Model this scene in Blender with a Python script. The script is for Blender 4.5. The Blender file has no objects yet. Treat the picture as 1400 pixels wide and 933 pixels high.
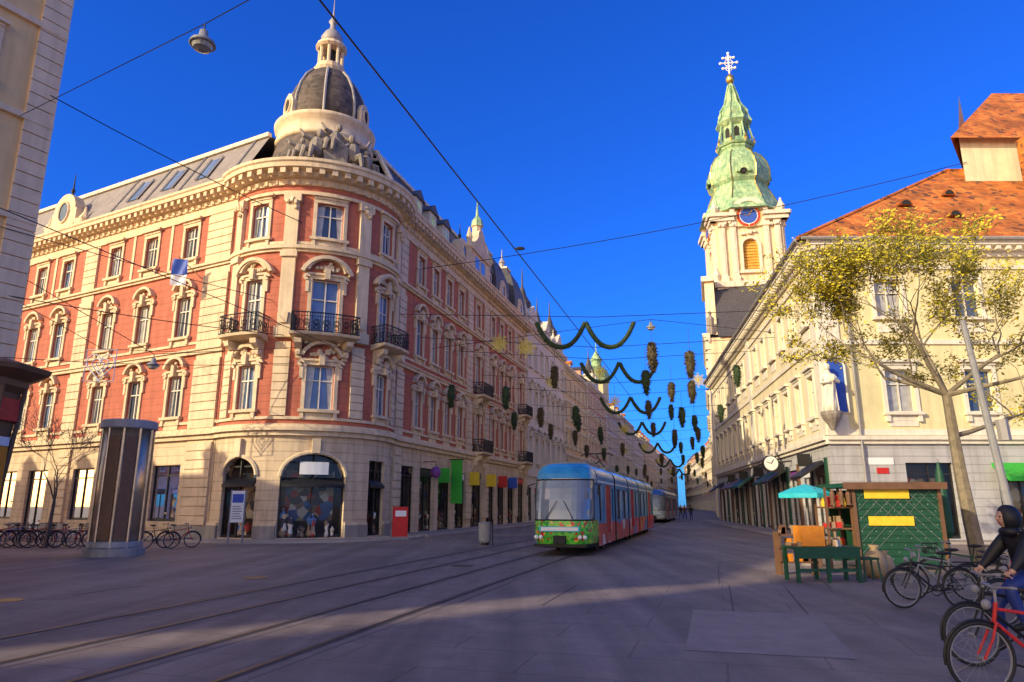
import bpy, math, random
from mathutils import Vector, Matrix
random.seed(7)
R_=random.random
def U(a,b): return a+(b-a)*random.random()
scene=bpy.context.scene

# ---------------------------------------------------------------- materials
MATS={}
def nodes(name):
    m=bpy.data.materials.new(name); m.use_nodes=True
    nt=m.node_tree; bs=nt.nodes['Principled BSDF']
    return m,nt,bs
def mk(nt,t,**k):
    n=nt.nodes.new(t)
    for a,b in k.items(): setattr(n,a,b)
    return n
def M(name,col,rough=.8,var=.15,scale=1.2,bump=.25,bscale=18,groove=0,gh=.45,metal=0,dirt=.15,spec=.4,col2=None,coat=0,bdist=.02):
    if name in MATS: return MATS[name]
    m,nt,bs=nodes(name); L=nt.links
    tc=mk(nt,'ShaderNodeTexCoord')
    n1=mk(nt,'ShaderNodeTexNoise'); n1.inputs['Scale'].default_value=scale; n1.inputs['Detail'].default_value=6; n1.inputs['Roughness'].default_value=.65
    L.new(tc.outputs['Object'],n1.inputs['Vector'])
    ramp=mk(nt,'ShaderNodeMapRange'); ramp.inputs['From Min'].default_value=.3; ramp.inputs['From Max'].default_value=.7
    L.new(n1.outputs['Fac'],ramp.inputs['Value'])
    mix=mk(nt,'ShaderNodeMixRGB')
    c=col; c2=col2 or tuple(min(1,x*(1+var)) for x in c)
    c1=tuple(x*(1-var) for x in c)
    mix.inputs[1].default_value=(*c1,1); mix.inputs[2].default_value=(*c2,1)
    L.new(ramp.outputs[0],mix.inputs[0])
    out=mix.outputs[0]
    if dirt>0:
        mp=mk(nt,'ShaderNodeMapping'); mp.inputs['Scale'].default_value=(2.5,2.5,.25)
        L.new(tc.outputs['Object'],mp.inputs[0])
        n2=mk(nt,'ShaderNodeTexNoise'); n2.inputs['Scale'].default_value=1.3; n2.inputs['Detail'].default_value=5
        L.new(mp.outputs[0],n2.inputs['Vector'])
        r2=mk(nt,'ShaderNodeMapRange'); r2.inputs['From Min'].default_value=.45; r2.inputs['From Max'].default_value=.75; r2.inputs['To Max'].default_value=dirt*2
        L.new(n2.outputs['Fac'],r2.inputs['Value'])
        mx=mk(nt,'ShaderNodeMixRGB'); mx.inputs[2].default_value=(c[0]*.45,c[1]*.42,c[2]*.4,1)
        L.new(r2.outputs[0],mx.inputs[0]); L.new(out,mx.inputs[1]); out=mx.outputs[0]
    n3=mk(nt,'ShaderNodeTexNoise'); n3.inputs['Scale'].default_value=bscale; n3.inputs['Detail'].default_value=4
    L.new(tc.outputs['Object'],n3.inputs['Vector'])
    h=n3.outputs['Fac']
    if groove>0:
        sp=mk(nt,'ShaderNodeSeparateXYZ'); L.new(tc.outputs['Object'],sp.inputs[0])
        dv=mk(nt,'ShaderNodeMath',operation='DIVIDE'); dv.inputs[1].default_value=gh; L.new(sp.outputs[2],dv.inputs[0])
        fr=mk(nt,'ShaderNodeMath',operation='FRACT'); L.new(dv.outputs[0],fr.inputs[0])
        gt=mk(nt,'ShaderNodeMapRange'); gt.inputs['From Min'].default_value=0; gt.inputs['From Max'].default_value=.14; L.new(fr.outputs[0],gt.inputs['Value'])
        ml=mk(nt,'ShaderNodeMath',operation='MULTIPLY_ADD'); ml.inputs[1].default_value=3.0*groove; L.new(gt.outputs[0],ml.inputs[0]); L.new(h,ml.inputs[2])
        h=ml.outputs[0]
        mg=mk(nt,'ShaderNodeMixRGB',blend_type='MULTIPLY'); mg.inputs[0].default_value=.6*groove
        mg2=mk(nt,'ShaderNodeMapRange'); mg2.inputs['From Max'].default_value=.12; mg2.inputs['To Min'].default_value=.45; L.new(fr.outputs[0],mg2.inputs['Value'])
        L.new(out,mg.inputs[1]); L.new(mg2.outputs[0],mg.inputs[2]); out=mg.outputs[0]
    L.new(out,bs.inputs['Base Color'])
    if bump>0:
        bp=mk(nt,'ShaderNodeBump'); bp.inputs['Strength'].default_value=bump; bp.inputs['Distance'].default_value=bdist
        L.new(h,bp.inputs['Height']); L.new(bp.outputs[0],bs.inputs['Normal'])
    bs.inputs['Roughness'].default_value=rough; bs.inputs['Metallic'].default_value=metal
    bs.inputs['Specular IOR Level'].default_value=spec
    if coat: bs.inputs['Coat Weight'].default_value=coat; bs.inputs['Coat Roughness'].default_value=.08
    MATS[name]=m; return m
def tiles(name,c1,c2,c3,sx=3.2,sz=4.5):
    m,nt,bs=nodes(name); L=nt.links
    tc=mk(nt,'ShaderNodeTexCoord'); 
    v=mk(nt,'ShaderNodeTexVoronoi'); v.inputs['Scale'].default_value=sx; L.new(tc.outputs['Object'],v.inputs['Vector'])
    cr=mk(nt,'ShaderNodeValToRGB'); e=cr.color_ramp.elements
    e[0].color=(*c1,1); e[1].color=(*c2,1); e[0].position=.1; e[1].position=.8
    e2=cr.color_ramp.elements.new(.95); e2.color=(*c3,1)
    sep=mk(nt,'ShaderNodeSeparateXYZ'); L.new(v.outputs['Color'],sep.inputs[0]); L.new(sep.outputs[0],cr.inputs[0])
    n=mk(nt,'ShaderNodeTexNoise'); n.inputs['Scale'].default_value=.6; n.inputs['Detail'].default_value=8; L.new(tc.outputs['Object'],n.inputs['Vector'])
    mr=mk(nt,'ShaderNodeMapRange'); mr.inputs['From Min'].default_value=.35; mr.inputs['From Max'].default_value=.7; mr.inputs['To Min'].default_value=.5; mr.inputs['To Max'].default_value=1.15; L.new(n.outputs['Fac'],mr.inputs['Value'])
    mu=mk(nt,'ShaderNodeMixRGB',blend_type='MULTIPLY'); mu.inputs[0].default_value=1; L.new(cr.outputs[0],mu.inputs[1]); L.new(mr.outputs[0],mu.inputs[2])
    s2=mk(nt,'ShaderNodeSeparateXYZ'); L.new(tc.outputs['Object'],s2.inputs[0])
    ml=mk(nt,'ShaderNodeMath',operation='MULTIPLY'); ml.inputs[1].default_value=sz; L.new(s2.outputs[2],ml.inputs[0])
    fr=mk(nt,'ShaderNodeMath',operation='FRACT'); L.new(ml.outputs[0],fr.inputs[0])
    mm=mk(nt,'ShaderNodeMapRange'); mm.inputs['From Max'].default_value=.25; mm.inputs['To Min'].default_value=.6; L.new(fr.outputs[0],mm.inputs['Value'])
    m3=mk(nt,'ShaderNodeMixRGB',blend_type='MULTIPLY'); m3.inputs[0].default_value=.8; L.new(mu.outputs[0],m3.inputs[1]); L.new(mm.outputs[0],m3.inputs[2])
    L.new(m3.outputs[0],bs.inputs['Base Color'])
    bp=mk(nt,'ShaderNodeBump'); bp.inputs['Strength'].default_value=.6; bp.inputs['Distance'].default_value=.03
    L.new(fr.outputs[0],bp.inputs['Height']); L.new(bp.outputs[0],bs.inputs['Normal'])
    bs.inputs['Roughness'].default_value=.75
    MATS[name]=m; return m
def glassy(name,col,rough=.05,spec=1.0,metal=0.0,nscale=.8):
    m,nt,bs=nodes(name); L=nt.links
    tc=mk(nt,'ShaderNodeTexCoord'); n=mk(nt,'ShaderNodeTexNoise'); n.inputs['Scale'].default_value=nscale; L.new(tc.outputs['Object'],n.inputs['Vector'])
    mx=mk(nt,'ShaderNodeMixRGB'); mx.inputs[1].default_value=(col[0]*.5,col[1]*.5,col[2]*.5,1); mx.inputs[2].default_value=(min(1,col[0]*1.6),min(1,col[1]*1.6),min(1,col[2]*1.6),1)
    L.new(n.outputs['Fac'],mx.inputs[0]); L.new(mx.outputs[0],bs.inputs['Base Color'])
    bs.inputs['Roughness'].default_value=rough; bs.inputs['Specular IOR Level'].default_value=spec; bs.inputs['Metallic'].default_value=metal
    n2=mk(nt,'ShaderNodeTexNoise'); n2.inputs['Scale'].default_value=1.5; L.new(tc.outputs['Object'],n2.inputs['Vector'])
    bp=mk(nt,'ShaderNodeBump'); bp.inputs['Strength'].default_value=.12; bp.inputs['Distance'].default_value=.05; L.new(n2.outputs['Fac'],bp.inputs['Height']); L.new(bp.outputs[0],bs.inputs['Normal'])
    MATS[name]=m; return m
def clearglass(name):
    m=bpy.data.materials.new(name); m.use_nodes=True; nt=m.node_tree; nt.nodes.remove(nt.nodes['Principled BSDF']); L=nt.links
    o=nt.nodes['Material Output']; t=mk(nt,'ShaderNodeBsdfTransparent'); t.inputs[0].default_value=(.88,.9,.9,1)
    g=mk(nt,'ShaderNodeBsdfGlossy'); g.inputs['Roughness'].default_value=.02
    fz=mk(nt,'ShaderNodeFresnel'); fz.inputs[0].default_value=1.6
    mx=mk(nt,'ShaderNodeMixShader'); L.new(fz.outputs[0],mx.inputs[0]); L.new(t.outputs[0],mx.inputs[1]); L.new(g.outputs[0],mx.inputs[2]); L.new(mx.outputs[0],o.inputs[0])
    MATS[name]=m; return m
def spots(name,cols,scale=3,rough=.4,coat=0.3):
    m,nt,bs=nodes(name); L=nt.links
    tc=mk(nt,'ShaderNodeTexCoord'); v=mk(nt,'ShaderNodeTexVoronoi'); v.inputs['Scale'].default_value=scale; L.new(tc.outputs['Object'],v.inputs['Vector'])
    sp=mk(nt,'ShaderNodeSeparateXYZ'); L.new(v.outputs['Color'],sp.inputs[0])
    cr=mk(nt,'ShaderNodeValToRGB'); cr.color_ramp.interpolation='CONSTANT'
    e=cr.color_ramp.elements; e[0].color=(*cols[0][1],1); e[0].position=0; e[1].color=(*cols[1][1],1); e[1].position=cols[1][0]
    for p,c in cols[2:]:
        x=e.new(p); x.color=(*c,1)
    L.new(sp.outputs[0],cr.inputs[0]); L.new(cr.outputs[0],bs.inputs['Base Color']); bs.inputs['Roughness'].default_value=rough; bs.inputs['Coat Weight'].default_value=coat
    MATS[name]=m; return m

M('red_stucco',(.47,.14,.085),var=.13,groove=.8,gh=.42,dirt=.2)
M('cream_stone',(.70,.55,.36),var=.14,bump=.5,bscale=9,dirt=.24)
M('cream_rustic',(.64,.49,.32),var=.13,groove=1,gh=.5,dirt=.28)
M('plinth_stone',(.30,.27,.24),var=.2,dirt=.3)
M('slate',(.075,.07,.075),rough=.55,var=.35,scale=3,groove=.6,gh=.22,dirt=.1)
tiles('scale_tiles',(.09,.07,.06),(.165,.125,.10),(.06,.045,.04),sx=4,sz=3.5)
M('zinc',(.33,.31,.30),rough=.5,var=.12,scale=2,dirt=.15)
M('light_roof',(.26,.23,.21),rough=.6,var=.18,scale=2,groove=.4,gh=.4)
M('white_trim',(.78,.71,.57),rough=.6,var=.08)
M('window_frame',(.72,.67,.57),rough=.5,var=.05,dirt=.05)
M('old_white',(.70,.62,.49),var=.13,dirt=.22)
M('copper_green',(.20,.46,.26),rough=.55,var=.4,scale=.9,col2=(.52,.68,.36),dirt=.45,bump=.4)
M('gold',(.8,.55,.15),rough=.3,metal=.9,var=.1,dirt=0)
M('iron',(.02,.02,.022),rough=.5,var=.2,dirt=0)
M('dark_iron',(.035,.033,.035),rough=.45,var=.3,dirt=0,metal=.3)
M('steel',(.62,.47,.31),rough=.32,metal=.8,var=.25,scale=2,dirt=.2,bump=.05)
M('rail_steel',(.06,.045,.038),rough=.4,metal=.5,var=.3,dirt=0)
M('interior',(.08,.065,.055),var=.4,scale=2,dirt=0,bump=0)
M('dark_void',(.02,.02,.02),var=.2,dirt=0,bump=0)
M('yellow_stucco',(.76,.66,.36),var=.09,dirt=.16)
M('pale_yellow',(.76,.66,.42),var=.09,dirt=.18)
M('grey_rustic',(.46,.45,.45),var=.1,groove=1,gh=.42,dirt=.25)
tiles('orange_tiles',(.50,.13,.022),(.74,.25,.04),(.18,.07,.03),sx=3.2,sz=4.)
M('beige_stucco',(.86,.56,.24),var=.08,dirt=.14)
M('beige_quoin',(.84,.62,.38),var=.08,dirt=.14)
M('ochre',(.6,.34,.06),var=.15)
M('stone_statue',(.28,.24,.20),var=.3,scale=4,dirt=.3,bump=.5)
M('bark',(.13,.11,.09),var=.35,scale=6,bump=.8,bscale=25)
M('bark_light',(.22,.18,.12),var=.3,scale=6,bump=.8,bscale=25)
M('bud_yellow',(.62,.50,.03),var=.4,scale=8,dirt=0)
M('bud_olive',(.30,.29,.02),var=.4,scale=8,dirt=0)
M('fir',(.03,.055,.02),var=.5,scale=6,dirt=0)
M('fir_brown',(.07,.055,.025),var=.5,scale=6,dirt=0)
glassy('glass',(.06,.08,.11)); glassy('glass_curtain',(.36,.35,.32),rough=.15,spec=.8,nscale=3); glassy('glass_blue',(.12,.18,.30),rough=.03)
glassy('windshield',(.17,.20,.24),rough=.04,nscale=1.2)
clearglass('shop_glass')
spots('shop_goods',[(0,(.08,.07,.07)),(.3,(.3,.2,.12)),(.45,(.6,.45,.25)),(.62,(.55,.08,.05)),(.74,(.1,.2,.4)),(.82,(.8,.72,.58))],scale=2.6,rough=.7,coat=0)
spots('tram_green',[(0,(.06,.42,.03)),(.25,(.12,.55,.04)),(.5,(.03,.28,.03)),(.72,(.6,.03,.02)),(.84,(.75,.55,.04)),(.92,(.15,.6,.08))],scale=9)
spots('tram_side',[(0,(.55,.03,.03)),(.5,(.68,.05,.04)),(.72,(.04,.2,.55)),(.82,(.7,.62,.55)),(.92,(.7,.35,.03))],scale=1.6)
M('tram_blue',(.02,.22,.52),rough=.3,var=.3,scale=.9,dirt=.03,coat=.5,col2=(.06,.42,.70),bump=0)
M('tram_silver',(.45,.5,.55),rough=.3,var=.1,dirt=.05,coat=.4,bump=0)
M('tram_navy',(.04,.12,.4),rough=.3,var=.1,dirt=.05,coat=.4,bump=0)
M('tram_red',(.5,.03,.03),rough=.3,var=.2,dirt=.03,coat=.5,bump=0)
M('tram_grey',(.18,.19,.2),rough=.5,var=.2)
M('rubber',(.02,.02,.02),rough=.7,var=.2,dirt=0)
M('white_paint',(.8,.8,.78),rough=.4,var=.05,dirt=.05)
for n,c in dict(p_red=(.55,.03,.025),p_green=(.04,.42,.04),p_darkgreen=(.012,.07,.035),p_yellow=(.8,.55,.03),p_blue=(.03,.09,.45),p_turq=(.03,.48,.56),p_orange=(.75,.26,.02),p_black=(.015,.015,.017),p_brown=(.16,.08,.04),p_purple=(.18,.05,.25),jeans=(.02,.04,.2),jacket=(.010,.011,.016),skin=(.5,.3,.21),hair=(.04,.022,.012),p_tan=(.35,.24,.14),p_grey=(.25,.25,.26),sackcloth=(.36,.25,.13)).items():
    M(n,c,rough=.55,var=.15,scale=5,dirt=.05)

# ---------------------------------------------------------------- builder
class Obj:
    def __init__(s,name): s.name=name; s.parts={}
    def p(s,part,mat):
        k=part
        if k not in s.parts: s.parts[k]=([],[],mat,[False])
        return s.parts[k]
    def smooth(s,part): s.parts[part][3][0]=True
    def finish(s):
        e=bpy.data.objects.new(s.name,None); scene.collection.objects.link(e); e.empty_display_size=.2
        for k,(v,f,mat,sm) in s.parts.items():
            if not v: continue
            me=bpy.data.meshes.new(k); me.from_pydata([tuple(a) for a in v],[],f); me.materials.append(MATS[mat])
            if sm[0]:
                me.polygons.foreach_set('use_smooth',[True]*len(me.polygons))
            me.update()
            o=bpy.data.objects.new(k,me); scene.collection.objects.link(o); o.parent=e
        return e
def add(P,vs,fs):
    n=len(P[0]); P[0].extend(vs); P[1].extend([tuple(i+n for i in f) for f in fs])
class Fr:
    curved=False
    def __init__(s,P0,d,n): 
        d=Vector(d).normalized(); s.P=Vector(P0); s.d=d; s.n=Vector(n).normalized()
    def __call__(s,u,v,w): 
        p=s.P+s.d*u+s.n*v; return (p.x,p.y,p.z+w)
class Cy:
    curved=True
    def __init__(s,C,R,a0): s.C=C; s.R=R; s.a=a0
    def __call__(s,u,v,w):
        a=s.a+u/s.R; r=s.R+v
        return (s.C[0]+r*math.sin(a), s.C[1]-r*math.cos(a), w)
W=Fr((0,0,0),(1,0,0),(0,1,0))
def nseg(F,du,st=.45): return max(1,math.ceil(abs(du)/st)) if F.curved else 1
def box(P,F,u0,u1,v0,v1,w0,w1,n=None):
    n=n or nseg(F,u1-u0); vs=[];fs=[]
    for i in range(n+1):
        u=u0+(u1-u0)*i/n
        vs+=[F(u,v0,w0),F(u,v1,w0),F(u,v1,w1),F(u,v0,w1)]
    for i in range(n):
        a=4*i;b=a+4
        for j in range(4):
            k=(j+1)%4; fs.append((a+j,b+j,b+k,a+k))
    fs.append((0,1,2,3)); e=4*n; fs.append((e+3,e+2,e+1,e))
    add(P,vs,fs)
def quad(P,F,u0,u1,w0,w1,v=0):
    n=nseg(F,u1-u0)
    for i in range(n):
        a=u0+(u1-u0)*i/n; b=u0+(u1-u0)*(i+1)/n
        add(P,[F(a,v,w0),F(b,v,w0),F(b,v,w1),F(a,v,w1)],[(0,1,2,3)])
def face(P,pts): add(P,[tuple(p) for p in pts],[tuple(range(len(pts)))])
def poly(P,F,pts,v0,v1):
    n=len(pts); vs=[F(u,v0,w) for u,w in pts]+[F(u,v1,w) for u,w in pts]
    fs=[tuple(range(n,2*n)),tuple(range(n-1,-1,-1))]+[(i,(i+1)%n,(i+1)%n+n,i+n) for i in range(n)]
    add(P,vs,fs)
def polyv(P,F,pts,u0,u1): # profile in (v,w) extruded along u
    n=len(pts); k=nseg(F,u1-u0); vs=[]
    for i in range(k+1):
        u=u0+(u1-u0)*i/k; vs+=[F(u,v,w) for v,w in pts]
    fs=[]
    for i in range(k):
        for j in range(n):
            jj=(j+1)%n; fs.append((i*n+j,(i+1)*n+j,(i+1)*n+jj,i*n+jj))
    fs.append(tuple(range(n))); fs.append(tuple(range(k*n+n-1,k*n-1,-1)))
    add(P,vs,fs)
def arc(P,F,uc,wc,r0,r1,a0,a1,v0,v1,n=8):
    vs=[];fs=[]
    for i in range(n+1):
        a=math.radians(a0+(a1-a0)*i/n); c,s=math.cos(a),math.sin(a)
        vs+=[F(uc+r0*c,v0,wc+r0*s),F(uc+r1*c,v0,wc+r1*s),F(uc+r1*c,v1,wc+r1*s),F(uc+r0*c,v1,wc+r0*s)]
    for i in range(n):
        a=4*i;b=a+4
        for j in range(4):
            k=(j+1)%4; fs.append((a+j,b+j,b+k,a+k))
    fs.append((0,1,2,3)); e=4*n; fs.append((e+3,e+2,e+1,e)); add(P,vs,fs)
def blob(P,F,u,v,w,ru,rv,rw,n=6,m=4):
    vs=[];fs=[]
    for i in range(m+1):
        t=math.pi*i/m
        for j in range(n):
            a=2*math.pi*j/n
            vs.append(F(u+ru*math.sin(t)*math.cos(a),v+rv*math.sin(t)*math.sin(a),w+rw*math.cos(t)))
    for i in range(m):
        for j in range(n):
            k=(j+1)%n; fs.append((i*n+j,i*n+k,(i+1)*n+k,(i+1)*n+j))
    add(P,vs,fs)
def lathe(P,c,prof,n=24,a0=0,sx=1,sy=1,F=None):
    vs=[];fs=[]
    for r,z in prof:
        for j in range(n):
            a=a0+2*math.pi*j/n; vs.append((c[0]+sx*r*math.cos(a),c[1]+sy*r*math.sin(a),c[2]+z))
    m=len(prof)
    for i in range(m-1):
        for j in range(n):
            k=(j+1)%n; fs.append((i*n+j,i*n+k,(i+1)*n+k,(i+1)*n+j))
    fs.append(tuple(range(n-1,-1,-1))); fs.append(tuple(range((m-1)*n,m*n))); add(P,vs,fs)
def tube(P,pts,rad,n=6,closed=False):
    pts=[Vector(p) for p in pts]; m=len(pts)
    if not isinstance(rad,(list,tuple)): rad=[rad]*m
    vs=[];fs=[]; up=Vector((0,0,1)); pr=None
    for i,p in enumerate(pts):
        if closed: t=pts[(i+1)%m]-pts[i-1]
        else: t=pts[min(i+1,m-1)]-pts[max(i-1,0)]
        if t.length<1e-7: t=Vector((0,0,1))
        t.normalize()
        if pr is None:
            a=t.cross(up) if abs(t.z)<.95 else t.cross(Vector((1,0,0)))
        else: a=pr-t*pr.dot(t)
        if a.length<1e-6: a=t.orthogonal()
        a.normalize(); pr=a; b=t.cross(a)
        for j in range(n):
            g=2*math.pi*j/n; q=p+(a*math.cos(g)+b*math.sin(g))*rad[i]; vs.append(tuple(q))
    for i in range(m if closed else m-1):
        i2=(i+1)%m
        for j in range(n):
            k=(j+1)%n; fs.append((i*n+j,i*n+k,i2*n+k,i2*n+j))
    if not closed: fs.append(tuple(range(n-1,-1,-1))); fs.append(tuple(range((m-1)*n,m*n)))
    add(P,vs,fs)
def ring(P,c,ax1,ax2,r,tr,n=24,k=6):
    c=Vector(c);ax1=Vector(ax1);ax2=Vector(ax2)
    tube(P,[c+ax1*(r*math.cos(2*math.pi*i/n))+ax2*(r*math.sin(2*math.pi*i/n)) for i in range(n)],tr,k,True)

# ---------------------------------------------------------------- facade kit
def wall(P,F,u0,u1,w0,w1,ops,v=0,depth=.28):
    ops=sorted([o for o in ops if u0<o[0]<u1]); cur=u0
    for o in ops:
        uc,wd,wb,wt=o[:4]; rise=o[4] if len(o)>4 else 0
        a=uc-wd/2;b=uc+wd/2
        if a>cur+1e-4: quad(P,F,cur,a,w0,w1,v)
        if wb>w0+1e-4: quad(P,F,a,b,w0,wb,v)
        n=8 if rise>0 else nseg(F,wd)
        tops=[]
        for i in range(n+1):
            t=i/n; tops.append((a+(b-a)*t, wt-rise+rise*math.sqrt(max(0,1-(2*t-1)**2))))
        for i in range(n):
            (x0,z0),(x1,z1)=tops[i],tops[i+1]
            add(P,[F(x0,v,z0),F(x1,v,z1),F(x1,v,w1),F(x0,v,w1)],[(0,1,2,3)])
            add(P,[F(x0,v,z0),F(x1,v,z1),F(x1,v-depth,z1),F(x0,v-depth,z0)],[(0,1,2,3)])
        add(P,[F(a,v,wb),F(a,v-depth,wb),F(a,v-depth,wt-rise),F(a,v,wt-rise)],[(0,1,2,3)])
        add(P,[F(b,v,wb),F(b,v-depth,wb),F(b,v-depth,wt-rise),F(b,v,wt-rise)],[(0,1,2,3)])
        add(P,[F(a,v,wb),F(b,v,wb),F(b,v-depth,wb),F(a,v-depth,wb)],[(0,1,2,3)])
        cur=b
    if u1>cur+1e-4: quad(P,F,cur,u1,w0,w1,v)
def pane(g,F,uc,wd,wb,wt,depth=.22,v=0,far=False,fm='window_frame'):
    d=v-depth; a=uc-wd/2;b=uc+wd/2
    r=R_(); mt='glass' if r<.42 else ('glass_curtain' if r<.72 else 'glass_blue')
    j=lambda: U(-.015,.015)
    add(g.p('window_'+mt,mt),[F(a,d+j(),wb),F(b,d+j(),wb),F(b,d+j(),wt),F(a,d+j(),wt)],[(0,1,2,3)])
    if mt!='glass_curtain' and R_()<.6:
        P=g.p('curtains','glass_curtain'); dd=d+.017
        add(P,[F(a,dd,wb),F(a+wd*U(.12,.25),dd,wb),F(a+wd*.3,dd,wt),F(a,dd,wt)],[(0,1,2,3)])
        add(P,[F(b,dd,wb),F(b-wd*U(.12,.25),dd,wb),F(b-wd*.3,dd,wt),F(b,dd,wt)],[(0,1,2,3)])
    P=g.p('window_frames',fm); f=.07 if not far else .09
    box(P,F,a,a+f,d+.02,d+.08,wb,wt,1); box(P,F,b-f,b,d+.02,d+.08,wb,wt,1)
    box(P,F,uc-f*.5,uc+f*.5,d+.025,d+.085,wb+f,wt-f,1)
    box(P,F,a+f,b-f,d+.02,d+.08,wb,wb+f,1); box(P,F,a+f,b-f,d+.02,d+.08,wt-f,wt,1)
    z=wb+(wt-wb)*.66
    box(P,F,a+f,b-f,d+.022,d+.09,z-f*.5,z+f*.5,1)
def surround(g,F,uc,wd,wb,wt,style,mat='cream_stone',far=False,v=0):
    P=g.p('window_trim',mat); f=.2; a=uc-wd/2;b=uc+wd/2
    box(P,F,a-f,a,v,v+.09,wb,wt); box(P,F,b,b+f,v,v+.09,wb,wt); box(P,F,a-f,b+f,v,v+.1,wt,wt+.22)
    box(P,F,a-f-.1,b+f+.1,v,v+.24,wb-.16,wb)
    if style=='plain': return
    if not far:
        for x in (a-.1,b+.1): box(P,F,x-.1,x+.1,v,v+.17,wb-.5,wb-.16)
        box(P,F,a+.05,b-.05,v,v+.055,wb-.46,wb-.17)
    if style=='flat':
        box(P,F,a-f-.12,b+f+.12,v,v+.3,wt+.36,wt+.5); box(P,F,a-f,b+f,v,v+.16,wt+.22,wt+.36)
    if style in('seg','baroque'):
        box(P,F,a-f-.12,b+f+.12,v,v+.2,wt+.22,wt+.34)
        hw=wd/2+f+.12; rr=hw*1.05
        c=wt+.34-rr*.15
        arc(P,F,uc,c,rr-.14,rr+.03,18,162,v,v+.34,8)
        box(P,F,uc-.14,uc+.14,v,v+.36,wt-.02,wt+.6,1)
        if style=='baroque' and not far:
            for k in range(7):
                blob(P,F,uc+U(-.55,.55)*wd*.7,v+.1,wt+.42+U(0,.35),.13,.12,.12,5,3)
            for s in(-1,1):
                arc(P,F,uc+s*(hw-.02),wt+.1,.05,.2,0,300,v,v+.2,6)
                box(P,F,uc+s*(hw-.06)-.09,uc+s*(hw-.06)+.09,v,v+.14,wt-.75,wt-.1,1)
def quoin(g,F,u0,u1,w0,w1,mat='cream_stone',h=.5,v=.0,gap=.05,alt=.0):
    P=g.p('quoins',mat); z=w0; k=0
    box(P,F,u0,u1,v-.02,v+.05,w0,w1)
    while z+h<=w1+.01:
        e=alt if k%2 else 0
        box(P,F,u0-.0+e*.5,u1-e*.5,v+.05,v+.15,z,z+h-gap); z+=h; k+=1
def band(g,F,u0,u1,w0,w1,v=.15,mat='cream_stone',part='bands'): box(g.p(part,mat),F,u0,u1,-.02,v,w0,w1)
def cornice(g,F,u0,u1,w0,h,out,mat='cream_stone',mod=.6,part='cornice'):
    P=g.p(part,mat)
    polyv(P,F,[(-.05,w0),(.14,w0),(.18,w0+h*.28),(out*.45,w0+h*.32),(out*.5,w0+h*.55),(out*.9,w0+h*.6),(out*.92,w0+h*.8),(out,w0+h*.86),(out,w0+h),(-.05,w0+h)],u0,u1)
    if mod:
        n=int((u1-u0)/mod)
        for i in range(n):
            u=u0+(i+.5)*(u1-u0)/n
            box(P,F,u-mod*.22,u+mod*.22,.1,out*.82,w0+h*.33,w0+h*.585,1)
            if mod<.7: box(P,F,u-mod*.3,u+mod*.1,.1,.22,w0+h*.02,w0+h*.22,1)
def balcony(g,F,uc,wd,dep,w,hh=1.0,stone=True):
    P=g.p('balcony_slab','cream_stone'); a=uc-wd/2;b=uc+wd/2
    polyv(P,F,[(0,w-.35),(dep*.6,w-.22),(dep,w-.14),(dep+.05,w),(0,w)],a,b)
    for x in (a+.35,b-.35):
        polyv(P,F,[(0,w-1.3),(.16,w-1.25),(.22,w-.9),(dep*.75,w-.55),(dep*.8,w-.3),(0,w-.3)],x-.16,x+.16)
        blob(P,F,x,.28,w-.95,.19,.2,.22,6,4)
    Q=g.p('balcony_railing','iron')
    def rail(p0,p1):
        L=math.hypot(p1[0]-p0[0],p1[1]-p0[1]); n=max(2,int(L/.11))
        for i in range(n+1):
            t=i/n; u=p0[0]+(p1[0]-p0[0])*t; v=p0[1]+(p1[1]-p0[1])*t
            pts=[F(u,v,w+.03),F(u,v+.0,w+.3),F(u,v,w+hh)]
            tube(Q,pts,.015,4)
        ns=8
        for z,r in((w+hh,.035),(w+.06,.025),(w+hh*.8,.016)):
            tube(Q,[F(p0[0]+(p1[0]-p0[0])*i/ns,p0[1]+(p1[1]-p0[1])*i/ns,z) for i in range(ns+1)],r,5)
        m=max(1,int(L/.42))
        for i in range(m):
            t=(i+.5)/m; u=p0[0]+(p1[0]-p0[0])*t; v=p0[1]+(p1[1]-p0[1])*t
            du=(p1[0]-p0[0])/L; dv=(p1[1]-p0[1])/L
            for rr,zz in((.15,.5),(.09,.5),(.11,.24)):
                tube(Q,[F(u+du*rr*math.cos(k*math.pi/5),v+dv*rr*math.cos(k*math.pi/5),w+hh*zz+rr*math.sin(k*math.pi/5)) for k in range(11)],.02,4)
    rail((a+.05,dep),(b-.05,dep)); rail((a+.05,.02),(a+.05,dep)); rail((b-.05,.02),(b-.05,dep))
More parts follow.
